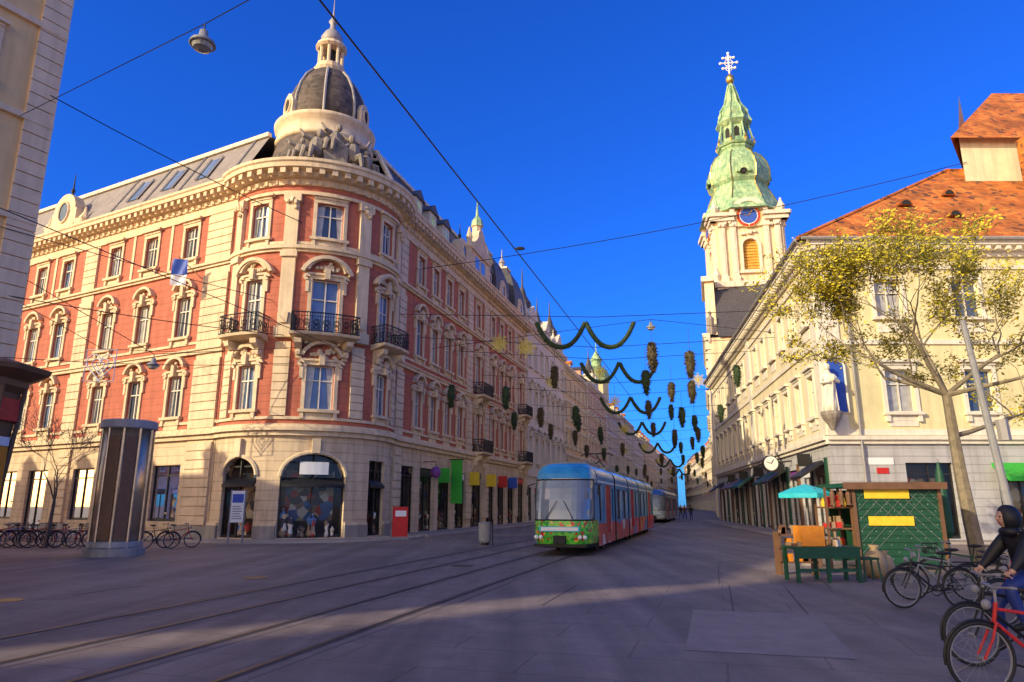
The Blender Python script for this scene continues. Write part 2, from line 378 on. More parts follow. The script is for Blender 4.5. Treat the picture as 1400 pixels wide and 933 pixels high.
def shop(g,F,uc,wd,wb,wt,depth=.9,v=0,rise=0,door=False,sign=None):
    a=uc-wd/2;b=uc+wd/2
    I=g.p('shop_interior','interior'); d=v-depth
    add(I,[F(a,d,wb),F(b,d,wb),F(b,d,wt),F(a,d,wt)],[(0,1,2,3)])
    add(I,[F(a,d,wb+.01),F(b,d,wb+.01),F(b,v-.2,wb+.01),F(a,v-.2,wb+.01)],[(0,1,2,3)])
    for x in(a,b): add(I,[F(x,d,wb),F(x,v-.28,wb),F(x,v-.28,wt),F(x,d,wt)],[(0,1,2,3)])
    G=g.p('shop_goods','shop_goods')
    x=a+.25
    while x<b-.2:
        h=U(.5,1.7); wv=U(.12,.3)
        if R_()<.85:
            lathe(G,F(x,v-.35-U(.0,.15),wb+.02),[(wv*.5,0),(wv*.9,.1*h),(wv*.6,h*.45),(wv,h*.75),(wv*.4,h*.86),(wv*.35,h)],8)
        x+=U(.3,.6)
    box(G,F,a+.05,b-.05,d+.01,d+.06,wb+U(.8,1.2),wb+(wt-wb)*.8,1)
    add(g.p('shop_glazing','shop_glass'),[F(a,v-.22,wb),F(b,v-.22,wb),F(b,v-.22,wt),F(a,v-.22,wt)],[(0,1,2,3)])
    Q=g.p('shop_frames','dark_iron'); f=.07
    for x in (a,b-f,uc-f/2): box(Q,F,x,x+f,v-.26,v-.16,wb,wt,1)
    z=wt-rise-.55 if rise else wt-.6
    box(Q,F,a,b,v-.27,v-.17,z,z+f,1); box(Q,F,a,b,v-.27,v-.17,wb,wb+f*2,1); 
    if not rise: box(Q,F,a,b,v-.27,v-.17,wt-f,wt,1)
    if sign: box(g.p('shop_sign_'+sign,sign),F,a+.15,b-.15,v-.14,v-.06,wt-.55,wt-.1,1)

# ================================================================ CORNER BUILDING
C=(-12.35,41.7); RR=5.1; phi=math.radians(23)
aL=math.radians(-28.1); aR=math.radians(74.1)
nL=Vector((math.sin(aL),-math.cos(aL),0)); nR=Vector((math.sin(aR),-math.cos(aR),0))
dL=Vector((-.882,.471,0)); dR=Vector((.274,.9617,0))
off=4.7; ch=math.sqrt(RR**2-off**2)
PL=Vector((C[0],C[1],0))+nL*off+dL*ch; PR=Vector((C[0],C[1],0))+nR*off+dR*ch
FL=Fr(PL,dL,nL); FR=Fr(PR,dR,nR); FC=Cy(C,RR,phi)
g=Obj('corner_palace_building')
H=20.7
F3=(16.45,18.55);F2=(11.5,14.0);F1=(6.75,9.15)
def bigfacade(F,u0,u1,cols,wd=1.2,plast='red_stucco'):
    for (wb,wt),(z0,z1),rise in((F1,(5.9,10.5),.0),(F2,(10.5,15.9),.0),(F3,(15.9,19.7),.18)):
        wall(g.p('walls',plast),F,u0,u1,z0,z1,[(c,wd,wb,wt,rise) for c in cols])
        for c in cols: pane(g,F,c,wd,wb,wt)
    for c in cols:
        surround(g,F,c,wd,*F1,'baroque'); surround(g,F,c,wd,*F2,'baroque'); surround(g,F,c,wd,*F3,'flat')
        box(g.p('panels','cream_stone'),F,c-.62,c+.62,-.01,.06,6.0,6.24)
    band(g,F,u0,u1,5.35,5.6,.22); band(g,F,u0,u1,5.6,5.78,.42); band(g,F,u0,u1,5.78,5.95,.3)
    band(g,F,u0,u1,6.25,6.4,.1)
    band(g,F,u0,u1,10.3,10.5,.2); band(g,F,u0,u1,10.5,10.6,.3); band(g,F,u0,u1,10.95,11.1,.08)
    band(g,F,u0,u1,15.55,15.7,.16); band(g,F,u0,u1,15.7,15.85,.28)
    band(g,F,u0,u1,19.0,19.2,.1); band(g,F,u0,u1,19.2,19.6,.05,'cream_stone')
    cornice(g,F,u0,u1,19.6,1.1,.95)
# left wing
colsL=[3.9,7.7,11.4,16.8,20.0,25.2,28.5]
bigfacade(FL,0,32,colsL)
opsL=[(3.9,2.4,.9,4.0),(8.2,2.2,.9,4.0),(11.8,2.2,.9,4.0),(16.8,2.2,.1,4.0),(20.4,2.2,.9,4.0),(25.2,2.4,.9,4.0)]
wall(g.p('ground_floor','cream_rustic'),FL,0,32,0,5.36,opsL,depth=.3)
for i,o in enumerate(opsL): shop(g,FL,*o,sign=None)
band(g,FL,0,2.7,0,.7,.12,'plinth_stone','plinth')
for a,b in((5.2,7),(9.4,10.6),(13,15.6),(18,19.2),(21.6,23.9)): band(g,FL,a,b,0,.7,.12,'plinth_stone','plinth')
for a,b in((.15,2.3),(13.3,14.7),(22.0,23.4)):
    quoin(g,FL,a,b,.75,5.3); quoin(g,FL,a,b,6,10.3); quoin(g,FL,a,b,10.6,15.5); quoin(g,FL,a,b,15.9,19)
for a in(5.8,9.55,18.4):
    box(g.p('strips','cream_stone'),FL,a-.12,a+.12,0,.06,16,19)
# roof left wing
RT=(-1.9,24.7)
P=g.p('left_roof','light_roof')
face(P,[FL(0,.3,H),FL(32,.3,H),FL(32,*RT),FL(0,*RT)])
face(P,[FL(0,*RT),FL(32,*RT),FL(32,-12,25.4),FL(0,-12,25.4)])
box(g.p('roof_edge','old_white'),FL,0,32,RT[0]-.1,RT[0]+.2,RT[1]-.05,RT[1]+.22)
box(g.p('parapet','old_white'),FL,0,32,.15,.45,H,H+.35)
def onslope(F,u,t,base=(.3,H),top=RT,lift=.06):
    v=base[0]+(top[0]-base[0])*t; w=base[1]+(top[1]-base[1])*t
    return F(u,v+lift*.9,w+lift*.5)
for u in(4.2,7.6,11.2,):
    face(g.p('skylights','glass_blue'),[onslope(FL,u-.5,.35),onslope(FL,u+.5,.35),onslope(FL,u+.5,.8),onslope(FL,u-.5,.8)])
    for e in(-.55,.55):
        tube(g.p('skylight_frames','zinc'),[onslope(FL,u+e,.33,lift=.1),onslope(FL,u+e,.82,lift=.1)],.07,4)
for u in(1.2,5.9,9.4,13): tube(g.p('roof_seams','zinc'),[onslope(FL,u,.0),onslope(FL,u,1)],.05,4)
def roundgable(F,uc,w,s=1):
    P=g.p('gables','cream_stone')
    box(P,F,uc-1.3*s,uc+1.3*s,-.6,.1,w,w+1.5*s); arc(P,F,uc,w+1.5*s,.45*s,1.15*s,0,180,-.6,.1,10)
    ringp=[F(uc+.55*s*math.cos(k*.5236),.14,w+1.4*s+.7*s*math.sin(k*.5236)) for k in range(12)]
    tube(P,ringp,.09,5,True)
    poly(g.p('oculus','glass'),F,[(uc+.5*s*math.cos(k*.5236),w+1.4*s+.65*s*math.sin(k*.5236)) for k in range(12)],.11,.13)
    for e in(-1,1):
        arc(P,F,uc+e*1.5*s,w+.35*s,.1,.4*s,0,330,-.3,.1,8)
        lathe(P,F(uc+e*1.9*s,-.2,w),[(.28*s,0),(.2*s,.3*s),(.34*s,.7*s),(.12*s,1.1*s),(.04,1.5*s)],8)
    tube(g.p('finials','iron'),[F(uc,-.3,w+2.4*s),F(uc,-.3,w+4.2*s)],[.09,.02],6)
    blob(g.p('finials','iron'),F,uc,-.3,w+3.0*s,.15,.15,.2)
roundgable(FL,18.4,20.9,1.15)
# right wing
colsR=[3.6,6.3,9.0,11.7,16.0,20.2,22.9,25.6,29.6]
bigfacade(FR,0,32,colsR,wd=1.15)
opsR=[(2.4,2.2,.1,4.2),(5.6,2.3,.1,4.2),(8.9,2.4,.1,4.2),(12.2,2.2,.1,4.2),(16,2.8,.1,4.4),(19.8,2.3,.1,4.2),(23,2.3,.1,4.2),(26.2,2.3,.1,4.2),(29.6,2.6,.1,4.4)]
wall(g.p('ground_floor','cream_rustic'),FR,0,32,0,5.36,opsR,depth=.3)
for i,o in enumerate(opsR): shop(g,FR,*o,sign=[None,'p_black','p_green','white_paint','p_black','p_yellow','p_yellow','p_black','p_red'][i])
for u,m in((7.4,'p_green'),(13.9,'p_yellow'),(18.2,'p_yellow'),(21.6,'p_red'),(24.9,'p_blue')): box(g.p('hanging_shop_signs_'+m,m),FR,u,u+.1,.15,.95,3.3,4.3)
for a,b in((.15,1.2),(13.2,14.4),(17.6,18.8),(27.3,28.2),(31,31.95)):
    quoin(g,FR,a,b,.75,5.3); quoin(g,FR,a,b,6,10.3); quoin(g,FR,a,b,10.6,15.5); quoin(g,FR,a,b,15.9,19)
for c,ws in((16,(5.95,10.6,15.9)),(29.6,(10.6,5.95))):
    for w in ws[:2]: balcony(g,FR,c,2.7,1.0,w,1.0)
P=g.p('mansard','slate')
face(P,[FR(0,.1,H),FR(32,.1,H),FR(32,-2.0,24.9),FR(0,-2.0,24.9)])
face(P,[FR(0,-2,24.9),FR(32,-2,24.9),FR(32,-7,25.9),FR(0,-7,25.9)])
face(P,[FR(0,-7,25.9),FR(32,-7,25.9),FR(32,-13,24),FR(0,-13,24)])
Z=g.p('roof_edge','old_white')
box(Z,FR,.0,32,-2.15,-1.85,24.85,25.1)
tube(Z,[FR(0,.25,H+.1),FR(0,-1.9,25.0),FR(0,-7,26.0)],.2,6)
for c in(3.6,6.3,9.0,20.2,25.6):
    Q=g.p('dormers','old_white'); box(Q,FR,c-.65,c+.65,-2.0,-.35,21.3,23.0); poly(g.p('dormer_roofs','slate'),FR,[(c-.85,23.0),(c+.85,23.0),(c,23.7)],-2.6,-.2)
    quad(g.p('dormer_glass','glass_blue'),FR,c-.4,c+.4,21.6,22.8,-.34)
def flankgable(F,uc):
    P=g.p('gables','cream_stone')
    box(P,F,uc-2.1,uc+2.1,-.5,.12,20.7,22.9); poly(P,F,[(uc-2.4,22.9),(uc+2.4,22.9),(uc+.9,24.6),(uc-.9,24.6)],-.5,.3); arc(P,F,uc,24.5,0.05,.9,0,180,-.45,.25,8)
    for e in(-1,1):
        lathe(P,F(uc+e*2.3,-.1,20.7),[(.35,0),(.25,.5),(.25,2.2),(.4,2.4),(.2,2.9),(.28,3.3),(.05,4.2)],8)
    quad(g.p('dormer_glass','glass_blue'),F,uc-1.3,uc-.2,21.2,22.6,.14); quad(g.p('dormer_glass','glass_blue'),F,uc+.2,uc+1.3,21.2,22.6,.14)
flankgable(FR,16.0); roundgable(FR,11.9,20.7,.9)
c=FR(18.9,-1.2,0)
lathe(g.p('turret','cream_stone'),c,[(1.25,20.5),(1.25,23.2),(1.45,23.4),(1.0,23.8)],12); lathe(g.p('turret_dome','copper_green'),c,[(1.15,23.8),(1.2,24.6),(.9,25.4),(.45,25.8),(.4,26.0)],12)
lathe(g.p('turret','cream_stone'),c,[(.45,25.9),(.45,27.0),(.6,27.1)],8); lathe(g.p('turret_dome','copper_green'),c,[(.6,27.1),(.5,27.7),(.15,28.2),(.03,29.8)],8)
def squaredome(g,F,uc,w,s,h,mat='slate'):
    vs=[];P=g.p('square_domes',mat)
    lev=[(1,0),(1.02,.25),(.92,.55),(.7,.8),(.35,1)]
    for r,t in lev:
        for du,dv in((-1,1),(1,1),(1,-1),(-1,-1)): vs.append(F(uc+du*s*r,-s+dv*s*r,w+h*t))
    fs=[(4*i+j,4*i+(j+1)%4,4*i+4+(j+1)%4,4*i+4+j) for i in range(len(lev)-1) for j in range(4)]+[(16,17,18,19)]
    add(P,vs,fs)
    box(g.p('roof_edge','old_white'),F,uc-s*.4,uc+s*.4,-s*1.4,-s*.6,w+h,w+h+.2)
    c=F(uc,-s,w+h+.1); lathe(g.p('finials_z','zinc'),c,[(.3,0),(.3,.7),(.4,.8),(.1,1.3),(.02,2.4)],8)
squaredome(g,FR,23.2,21.0,2.1,5.0); squaredome(g,FR,29.6,21.0,2.0,5.4)
roundgable(FR,23.2,20.7,.9); roundgable(FR,29.6,20.7,.9)
for F in(FL,FR):
    P=g.p('back_walls','old_white'); face(P,[F(32,0,0),F(32,-13,0),F(32,-13,24),F(32,-2,24.5),F(32,0,20.7)]); face(P,[F(0,-13,0),F(32,-13,0),F(32,-13,24.2),F(0,-13,24.2)])
# rotunda
b46=math.radians(46)*RR; p23=math.radians(23.2)*RR; ue=math.radians(73)*RR
wdC=1.5
for (wb,wt),(z0,z1),rise in((F1,(5.9,10.5),.0),((10.7,14.0),(10.5,15.9),.0),(F3,(15.9,19.7),.18)):
    wall(g.p('walls','red_stucco'),FC,-ue,ue,z0,z1,[(-b46,1.15,wb,wt,rise),(0,wdC,wb,wt,rise),(b46,1.15,wb,wt,rise)])
    for c,wd in((-b46,1.15),(0,wdC),(b46,1.15)): pane(g,FC,c,wd,wb,wt)
for c,wd in((-b46,1.15),(0,wdC),(b46,1.15)):
    surround(g,FC,c,wd,*F1,'baroque'); surround(g,FC,c,wd,10.8,14.0,'baroque'); surround(g,FC,c,wd,*F3,'flat')
    P=g.p('ornament','cream_stone')
    for k in range(16): blob(P,FC,c+U(-.8,.8),.1,9.75+U(-.25,.3),.16,.12,.13,5,3)
    for k in range(12): blob(P,FC,c+U(-.6,.6),.08,14.7+U(-.2,.35),.14,.12,.12,5,3)
    arc(P,FC,c,13.9,.8+wd*.3,1.0+wd*.3,20,160,.0,.42,10)
balcony(g,FC,0,3.1,1.15,10.75,1.05); balcony(g,FC,-b46,2.3,1.1,10.75,1.05); balcony(g,FC,b46,2.3,1.1,10.75,1.05)
u0,u1=-ue,ue
band(g,FC,u0,u1,5.35,5.6,.22); band(g,FC,u0,u1,5.6,5.78,.42); band(g,FC,u0,u1,5.78,5.95,.3)
band(g,FC,u0,u1,6.2,6.35,.12)
band(g,FC,u0,u1,15.55,15.7,.16); band(g,FC,u0,u1,15.7,15.9,.3); band(g,FC,u0,u1,16.0,16.15,.1)
band(g,FC,u0,u1,19.0,19.2,.12); cornice(g,FC,u0,u1,19.55,1.25,1.1)
for s in(-1,1):
    for uc,hw in((s*p23,.36),(s*(b46+1.55),.3)):
        P=g.p('pilasters','cream_stone')
        box(P,FC,uc-hw,uc+hw,-.02,.22,10.9,18.6); box(P,FC,uc-hw-.1,uc+hw+.1,-.02,.34,18.5,19.0); box(P,FC,uc-hw-.1,uc+hw+.1,-.02,.34,10.6,11.2)
        box(P,FC,uc-hw-.08,uc+hw+.08,-.02,.34,15.2,15.55)
        for k in range(8): blob(P,FC,uc+U(-.3,.3),.3,18.6+U(-.5,.3),.14,.14,.14,5,3)
        poly(P,FC,[(uc-.25,12.0),(uc+.25,12.0),(uc+.18,11.4),(uc-.18,11.4)],.2,.36)
        quoin(g,FC,uc-hw-.05,uc+hw+.05,6.4,10.4,h=.45)
opsC=[(-b46,2.3,.15,4.3,1.0),(0,3.4,.15,4.5,1.25),(b46,1.6,.15,4.2,.0)]
wall(g.p('ground_floor','cream_rustic'),FC,-ue,ue,0,5.36,opsC,depth=.45)
for o in opsC:
    shop(g,FC,*o[:4],depth=1.2,rise=.01,sign=None)
    P=g.p('awnings','p_black'); polyv(P,FC,[(-.3,3.0),(.12,2.7),(.12,2.85),(-.3,3.2)],o[0]-o[1]/2+.1,o[0]+o[1]/2-.1)
    if o[4]>0: 
        pts=[(o[0]+(o[1]/2+.0)*math.cos(a),o[3]-o[4]+o[4]*math.sin(a)) for a in [math.pi*k/14 for k in range(15)]]
        tube(g.p('arch_moulding','cream_stone'),[FC(u,.06,w) for u,w in pts],.11,6)
        box(g.p('arch_moulding','cream_stone'),FC,o[0]-.2,o[0]+.2,-.02,.25,o[3]-.05,5.2)
box(g.p('shop_sign_white','white_paint'),FC,-.75,.75,-.1,-.04,3.35,4.0)
for a,b in((-ue,-b46-1.2),(-b46+1.2,-1.75),(1.75,b46-.85),(b46+.85,ue)):
    band(g,FC,a,b,0,.75,.14,'plinth_stone','plinth'); 
    band(g,FC,a,b,.75,.9,.1,'cream_stone')
# cap + dome
dc=(C[0],C[1],0)
lathe(g.p('attic','zinc'),dc,[(5.6,20.8),(5.2,21.0),(3.9,21.2),(3.9,21.4)],48)
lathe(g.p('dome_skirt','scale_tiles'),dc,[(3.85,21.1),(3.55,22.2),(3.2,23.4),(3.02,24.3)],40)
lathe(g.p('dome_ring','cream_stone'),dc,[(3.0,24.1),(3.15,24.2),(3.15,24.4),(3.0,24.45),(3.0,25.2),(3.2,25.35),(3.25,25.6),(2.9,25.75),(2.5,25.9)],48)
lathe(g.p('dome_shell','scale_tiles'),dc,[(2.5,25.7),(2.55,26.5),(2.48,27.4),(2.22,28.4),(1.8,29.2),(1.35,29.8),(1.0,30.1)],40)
for nme in('dome_ring','dome_shell','dome_skirt'): g.smooth(nme)
for k in range(8):
    a=k*math.pi/4+.2
    tube(g.p('dome_ribs','zinc'),[(C[0]+r*math.cos(a),C[1]+r*math.sin(a),z) for r,z in((2.55,25.8),(2.6,26.5),(2.53,27.4),(2.27,28.4),(1.85,29.25),(1.35,29.85))],.09,6)
camdir=math.atan2(-C[1],-C[0])
for da in(-62,62,150,-150):
    a=camdir+math.radians(da); d=Vector((math.cos(a),math.sin(a),0)); t=Vector((-d.y,d.x,0)); Fd=Fr(Vector(dc)+d*2.25+Vector((0,0,.4)),t,d)
    P=g.p('dome_dormers','cream_stone'); poly(P,Fd,[(-.6,25.3),(.6,25.3),(.62,26.4),(.4,26.9),(0,27.1),(-.4,26.9),(-.62,26.4)],-.6,.5)
    poly(g.p('oculus_d','dark_void'),Fd,[(.3*math.cos(k*.5236),26.2+.45*math.sin(k*.5236)) for k in range(12)],.45,.52)
    tube(P,[Fd(.36*math.cos(k*.5236),.53,26.2+.5*math.sin(k*.5236)) for k in range(12)],.08,5,True)
lo=-.75
lathe(g.p('lantern','cream_stone'),dc,[(1.05,30.7+lo),(1.15,31.0+lo),(.95,31.15+lo),(.95,31.4+lo)],16)
for k in range(8):
    a=k*math.pi/4+.1; lathe(g.p('lantern','cream_stone'),(C[0]+.76*math.cos(a),C[1]+.76*math.sin(a),lo),[(.15,31.4),(.12,31.5),(.12,32.7),(.17,32.8)],8)
lathe(g.p('lantern_core','dark_void'),dc,[(.3,31.3+lo),(.3,32.8+lo)],8)
lathe(g.p('lantern','cream_stone'),dc,[(.9,32.7+lo),(1.05,32.85+lo),(1.0,33.05+lo),(.65,33.2+lo)],16)
lathe(g.p('lantern_cap','zinc'),dc,[(.72,33.15+lo),(.75,33.65+lo),(.52,34.1+lo),(.22,34.4+lo),(.17,34.8+lo),(.3,35.0+lo),(.13,35.3+lo),(.05,35.8+lo),(.02,37.0+lo)],12); g.smooth('lantern_cap')
S=g.p('cornice_sculpture','stone_statue')
def seated(F,u,v,w,s,lean):
    blob(S,F,u,v,w+.95*s,.34*s,.26*s,.5*s,8,6); blob(S,F,u+lean*.15,v+.05,w+1.62*s,.17*s,.18*s,.22*s,8,6)
    tube(S,[F(u,v+.1,w+.6*s),F(u-lean*.45*s,v+.45*s,w+.62*s),F(u-lean*.55*s,v+.5*s,w+.05)],[.2*s,.16*s,.1*s],6)
    tube(S,[F(u+.1,v+.1,w+.6*s),F(u-lean*.15*s,v+.55*s,w+.6*s),F(u-lean*.2*s,v+.6*s,w+.02)],[.2*s,.16*s,.1*s],6)
    tube(S,[F(u+lean*.25*s,v,w+1.3*s),F(u+lean*.6*s,v+.15,w+1.0*s),F(u+lean*.85*s,v+.2,w+1.25*s)],[.12*s,.1*s,.07*s],6)
    tube(S,[F(u-lean*.25*s,v,w+1.3*s),F(u-lean*.55*s,v+.2,w+1.35*s),F(u-lean*.75*s,v+.1,w+1.75*s)],[.12*s,.1*s,.06*s],6)
Fs=Cy(C,RR,phi-.0)
seated(Fs,-1.0,.3,20.8,1.2,1); seated(Fs,1.0,.3,20.8,1.2,-1); seated(Fs,0,.1,21.6,1.1,1); seated(Fs,-1.9,.3,20.8,.85,1); seated(Fs,1.9,.3,20.8,.85,-1)
poly(S,Fs,[(-.55,20.9),(.55,20.9),(.7,22.0),(0,22.6),(-.7,22.0)],-.1,.5)
for k in range(26): blob(S,Fs,U(-2.2,2.2),U(-.2,.3),20.95+U(0,.7),U(.12,.28),.22,U(.12,.3),6,4)
tube(g.p('flag_pole','steel'),[FL(2.6,0,15.0),FL(2.7,1.6,15.9)],.03,6)
g.finish()
fl=Obj('flag'); P0=Vector(FL(2.7,1.5,15.8))
def sheet(P,o,ax,h,w,n=8):
    vs=[];fs=[]
    for i in range(n+1):
        for j in range(n+1):
            q=o+ax*(w*i/n)+Vector((0,0,-h*j/n))+nL*(.05*math.sin(i*.9+j*.3)); vs.append(tuple(q))
    for i in range(n):
        for j in range(n): a=i*(n+1)+j; fs.append((a,a+1,a+n+2,a+n+1))
    add(P,vs,fs)
sheet(fl.p('blue_field','p_blue'),P0+Vector((-.4,0,0)),Vector((.97,.1,0)),.95,.9); sheet(fl.p('white_field','white_paint'),P0+Vector((-.4,0,-.955)),Vector((.97,.1,0)),.65,.9); fl.finish()

# ================================================================ generic buildings
def simple(name,P0,d,n,length,h,depth,floors,wmat,tmat='old_white',gmat=None,roof='orange_tiles',rh=4.5,sp=3.0,style='flat',far=True,shopm=True,ww=1.15,extra=None,ends=True,modil=.9):
    g=Obj(name); F=Fr((P0[0],P0[1],0),d,n); gh=4.8; fh=(h-gh-.9)/floors
    nc=max(2,int(length/sp)); cols=[(i+.5)*length/nc for i in range(nc)]
    for k in range(floors):
        z0=gh+k*fh; wb=z0+fh*.28; wt=z0+fh*.8
        wall(g.p('walls',wmat),F,0,length,z0,z0+fh,[(c,ww,wb,wt) for c in cols])
        for c in cols: pane(g,F,c,ww,wb,wt,far=far); surround(g,F,c,ww,wb,wt,style if k<floors-1 else 'plain',tmat,far)
        band(g,F,0,length,z0-.1,z0+.12,.14,tmat)
    quad(g.p('walls',wmat),F,0,length,h-.9,h)
    ops=[(c,sp*.68,.2,3.6) for c in cols]
    wall(g.p('ground_floor',gmat or tmat),F,0,length,0,gh,ops,depth=.3)
    sg=['p_black','p_yellow','p_red','white_paint','p_green','p_blue','p_brown']
    for o in ops: shop(g,F,*o,sign=random.choice(sg) if R_()<.6 else None)
    cornice(g,F,-.1,length+.1,h-.8,.8,.6,tmat,mod=modil)
    for a in(0.02,length-.5): quoin(g,F,a,a+.48,gh+.1,h-.9,tmat)
    P=g.p('side_walls',wmat); D=depth
    rz=h+rh
    if ends:
        face(P,[F(0,0,0),F(0,-D,0),F(0,-D,h),F(0,-D/2,rz-.1),F(0,0,h)]); face(P,[F(length,0,0),F(length,-D,0),F(length,-D,h),F(length,-D/2,rz-.1),F(length,0,h)])
    face(P,[F(0,-D,0),F(length,-D,0),F(length,-D,h),F(0,-D,h)])
    Q=g.p('roof',roof); face(Q,[F(-.1,.5,h-.02),F(length+.1,.5,h-.02),F(length+.1,-D/2,rz),F(-.1,-D/2,rz)]); face(Q,[F(-.1,-D-.4,h),F(length+.1,-D-.4,h),F(length+.1,-D/2,rz),F(-.1,-D/2,rz)])
    nch=max(1,int(length/8))
    for i in range(nch):
        u=(i+.5)*length/nch+U(-1,1); box(g.p('chimneys','old_white'),F,u-.5,u+.5,-D/2-.4,-D/2+.4,rz-1.2,rz+1.3)
    for i in range(int(length/6)):
        u=(i+.6)*length/max(1,int(length/6)); t=.35; w=h+rh*t; v=.5-(D/2+.5)*t
        box(g.p('dormers',wmat),F,u-.6,u+.6,v-2,v+.3,w-.4,w+1.0); poly(g.p('dormer_roofs',roof),F,[(u-.8,w+1),(u+.8,w+1),(u,w+1.6)],v-2.3,v+.5); quad(g.p('dormer_glass','glass'),F,u-.38,u+.38,w-.1,w+.85,v+.32)
    if extra: extra(g,F)
    g.finish(); return F
def Lp(s,o=0): return (PR.x+dR.x*s+nR.x*o, PR.y+dR.y*s+nR.y*o)
M('white_stucco',(.72,.65,.55),var=.08,dirt=.18); M('pink_stucco',(.58,.34,.24),var=.1,dirt=.2); M('grey_stucco',(.5,.47,.44),var=.1,dirt=.2); M('sand_stucco',(.68,.5,.28),var=.1,dirt=.2)
def spires(pos,h0=20.5):
    def ex(g,F):
        for u,s in pos:
            c=F(u,-1.2,0)
            lathe(g.p('turrets','old_white'),c,[(1.0*s,h0),(1.0*s,h0+2.4*s),(1.3*s,h0+2.6*s),(.9*s,h0+3.0*s)],10)
            lathe(g.p('turret_caps','slate'),c,[(.95*s,h0+2.9*s),(1.05*s,h0+3.7*s),(.5*s,h0+4.6*s),(.35*s,h0+5.2*s),(.12,h0+5.8*s),(.03,h0+8*s)],10)
            box(g.p('gable_blocks','old_white'),F,u-1.6*s,u+1.6*s,-.6,.1,20.6,22.2); poly(g.p('gable_blocks','old_white'),F,[(u-1.8*s,22.2),(u+1.8*s,22.2),(u,23.8)],-.5,.2)
            for e in(-2.4,2.4): lathe(g.p('turrets','old_white'),F(u+e*s,-.2,0),[(.35*s,h0),(.25*s,h0+1.6*s),(.4*s,h0+1.8*s),(.1*s,h0+2.8*s),(.02,h0+3.4*s)],8)
    return ex
simple('ornate_townhouse',Lp(32.1),dR,nR,20,21.2,12,3,'white_stucco','old_white','old_white','slate',4.2,2.6,'seg',far=False,extra=spires([(3.0,1.0),(10,.8),(17,1.0)]))
simple('townhouse',Lp(52.3,-.2),dR,nR,17,20.5,12,4,'sand_stucco',roof='orange_tiles',style='flat')
def onion(g,F):
    c=F(8,-2.6,0); lathe(g.p('tower','yellow_stucco'),c,[(2.4,18),(2.4,25.5),(2.8,25.7),(2.4,26)],8,math.pi/8)
    lathe(g.p('tower_dome','copper_green'),c,[(2.6,25.9),(2.8,26.9),(2.1,28.3),(1.1,28.9),(1.0,30.0),(1.3,30.3),(.6,31.4),(.12,32.3),(.05,34.5)],12)
simple('townhouse',Lp(69.5),dR,nR,21,21,12,4,'pink_stucco',roof='slate',style='seg',extra=spires([(10,1.0)],21))
simple('townhouse',Lp(90.7,-.2),dR,nR,19,19.5,12,4,'grey_stucco',roof='orange_tiles',extra=onion)
simple('townhouse',Lp(110),dR,nR,25,20.5,12,4,'pale_yellow',roof='orange_tiles')
simple('townhouse',Lp(135.2,-.3),dR,nR,30,19,12,4,'white_stucco',roof='slate')
simple('townhouse',Lp(165.5,.2),dR,nR,35,20,12,4,'sand_stucco',roof='orange_tiles')
simple('townhouse',Lp(200.7,.2),dR,nR,60,19,12,4,'white_stucco',roof='orange_tiles')
simple('townhouse',Lp(261,.2),dR,nR,80,20,12,4,'pink_stucco',roof='slate')
# right row beyond church
dRR=Vector((.27,.963,0)); nRR=Vector((-.963,.27,0))
q=(30.4,106)
for L,h,m,rf in((20,19,'white_stucco','orange_tiles'),(22,17.5,'pale_yellow','orange_tiles'),(26,20,'pink_stucco','slate'),(30,18,'grey_stucco','orange_tiles')):
    simple('townhouse',q,dRR,nRR,L,h,12,4,m,roof=rf); q=(q[0]+dRR.x*(L+.2),q[1]+dRR.y*(L+.2))
d3=Vector((.19,.982,0)).normalized(); n3=Vector((-d3.y,d3.x,0))
for L,h,m,rf in((40,19,'sand_stucco','orange_tiles'),(60,18,'grey_stucco','orange_tiles'),(60,20,'pink_stucco','slate')):
    simple('townhouse',q,d3,n3,L,h,12,4,m,roof=rf); q=(q[0]+d3.x*(L+.2),q[1]+d3.y*(L+.2))

# ================================================================ RIGHT BUILDING
g=Obj('yellow_corner_house')
A=Vector((16.3,36.0,0)); dS=Vector((.158,.9874,0)); nS=Vector((-.9874,.158,0))
FS=Fr(A,dS,nS); FF=Fr(A,(1,0,0),(0,-1,0)); LS=46; LF=17
HH=15.0
def rfac(F,L,cols,wm,gcols,gw,style,ww=1.35):
    wall(g.p('walls_'+wm,wm),F,0,L,5.2,10.2,[(c,ww,6.5,8.75) for c in cols]); wall(g.p('walls_'+wm,wm),F,0,L,10.2,HH,[(c,ww,11.6,13.7) for c in cols])
    for c in cols:
        for wb,wt in((6.5,8.75),(11.6,13.7)): pane(g,F,c,ww,wb,wt)
        surround(g,F,c,ww,6.5,8.75,style,'white_trim'); surround(g,F,c,ww,11.6,13.7,'plain','white_trim')
        box(g.p('aprons','white_trim'),F,c-.75,c+.75,0,.04,5.75,6.3); box(g.p('aprons','white_trim'),F,c-.75,c+.75,0,.04,10.75,11.3)
    band(g,F,-.12,L,4.85,5.05,.16,'white_trim'); band(g,F,-.12,L,5.05,5.25,.3,'white_trim'); band(g,F,-.1,L,5.3,5.6,.06,'white_trim')
    band(g,F,-.1,L,10.1,10.35,.1,'white_trim'); band(g,F,-.1,L,14.3,14.5,.1,'white_trim')
    cornice(g,F,-.3,L,15.0,.85,.75,'white_trim',mod=.55)
    quad(g.p('walls_'+wm,wm),F,0,L,HH,15.4)
    ops=[(c,gw,.15,3.9) for c in gcols]
    wall(g.p('ground_floor','grey_rustic'),F,0,L,0,4.86,ops,depth=.3)
    return ops
cS=[2.2+3.05*i for i in range(14)]
ops=rfac(FS,LS,cS,'pale_yellow',cS,2.55,'flat',1.2)
for o in ops: shop(g,FS,*o,depth=1.1,sign=random.choice(['p_red','p_black','p_brown','p_purple','white_paint','p_black']))
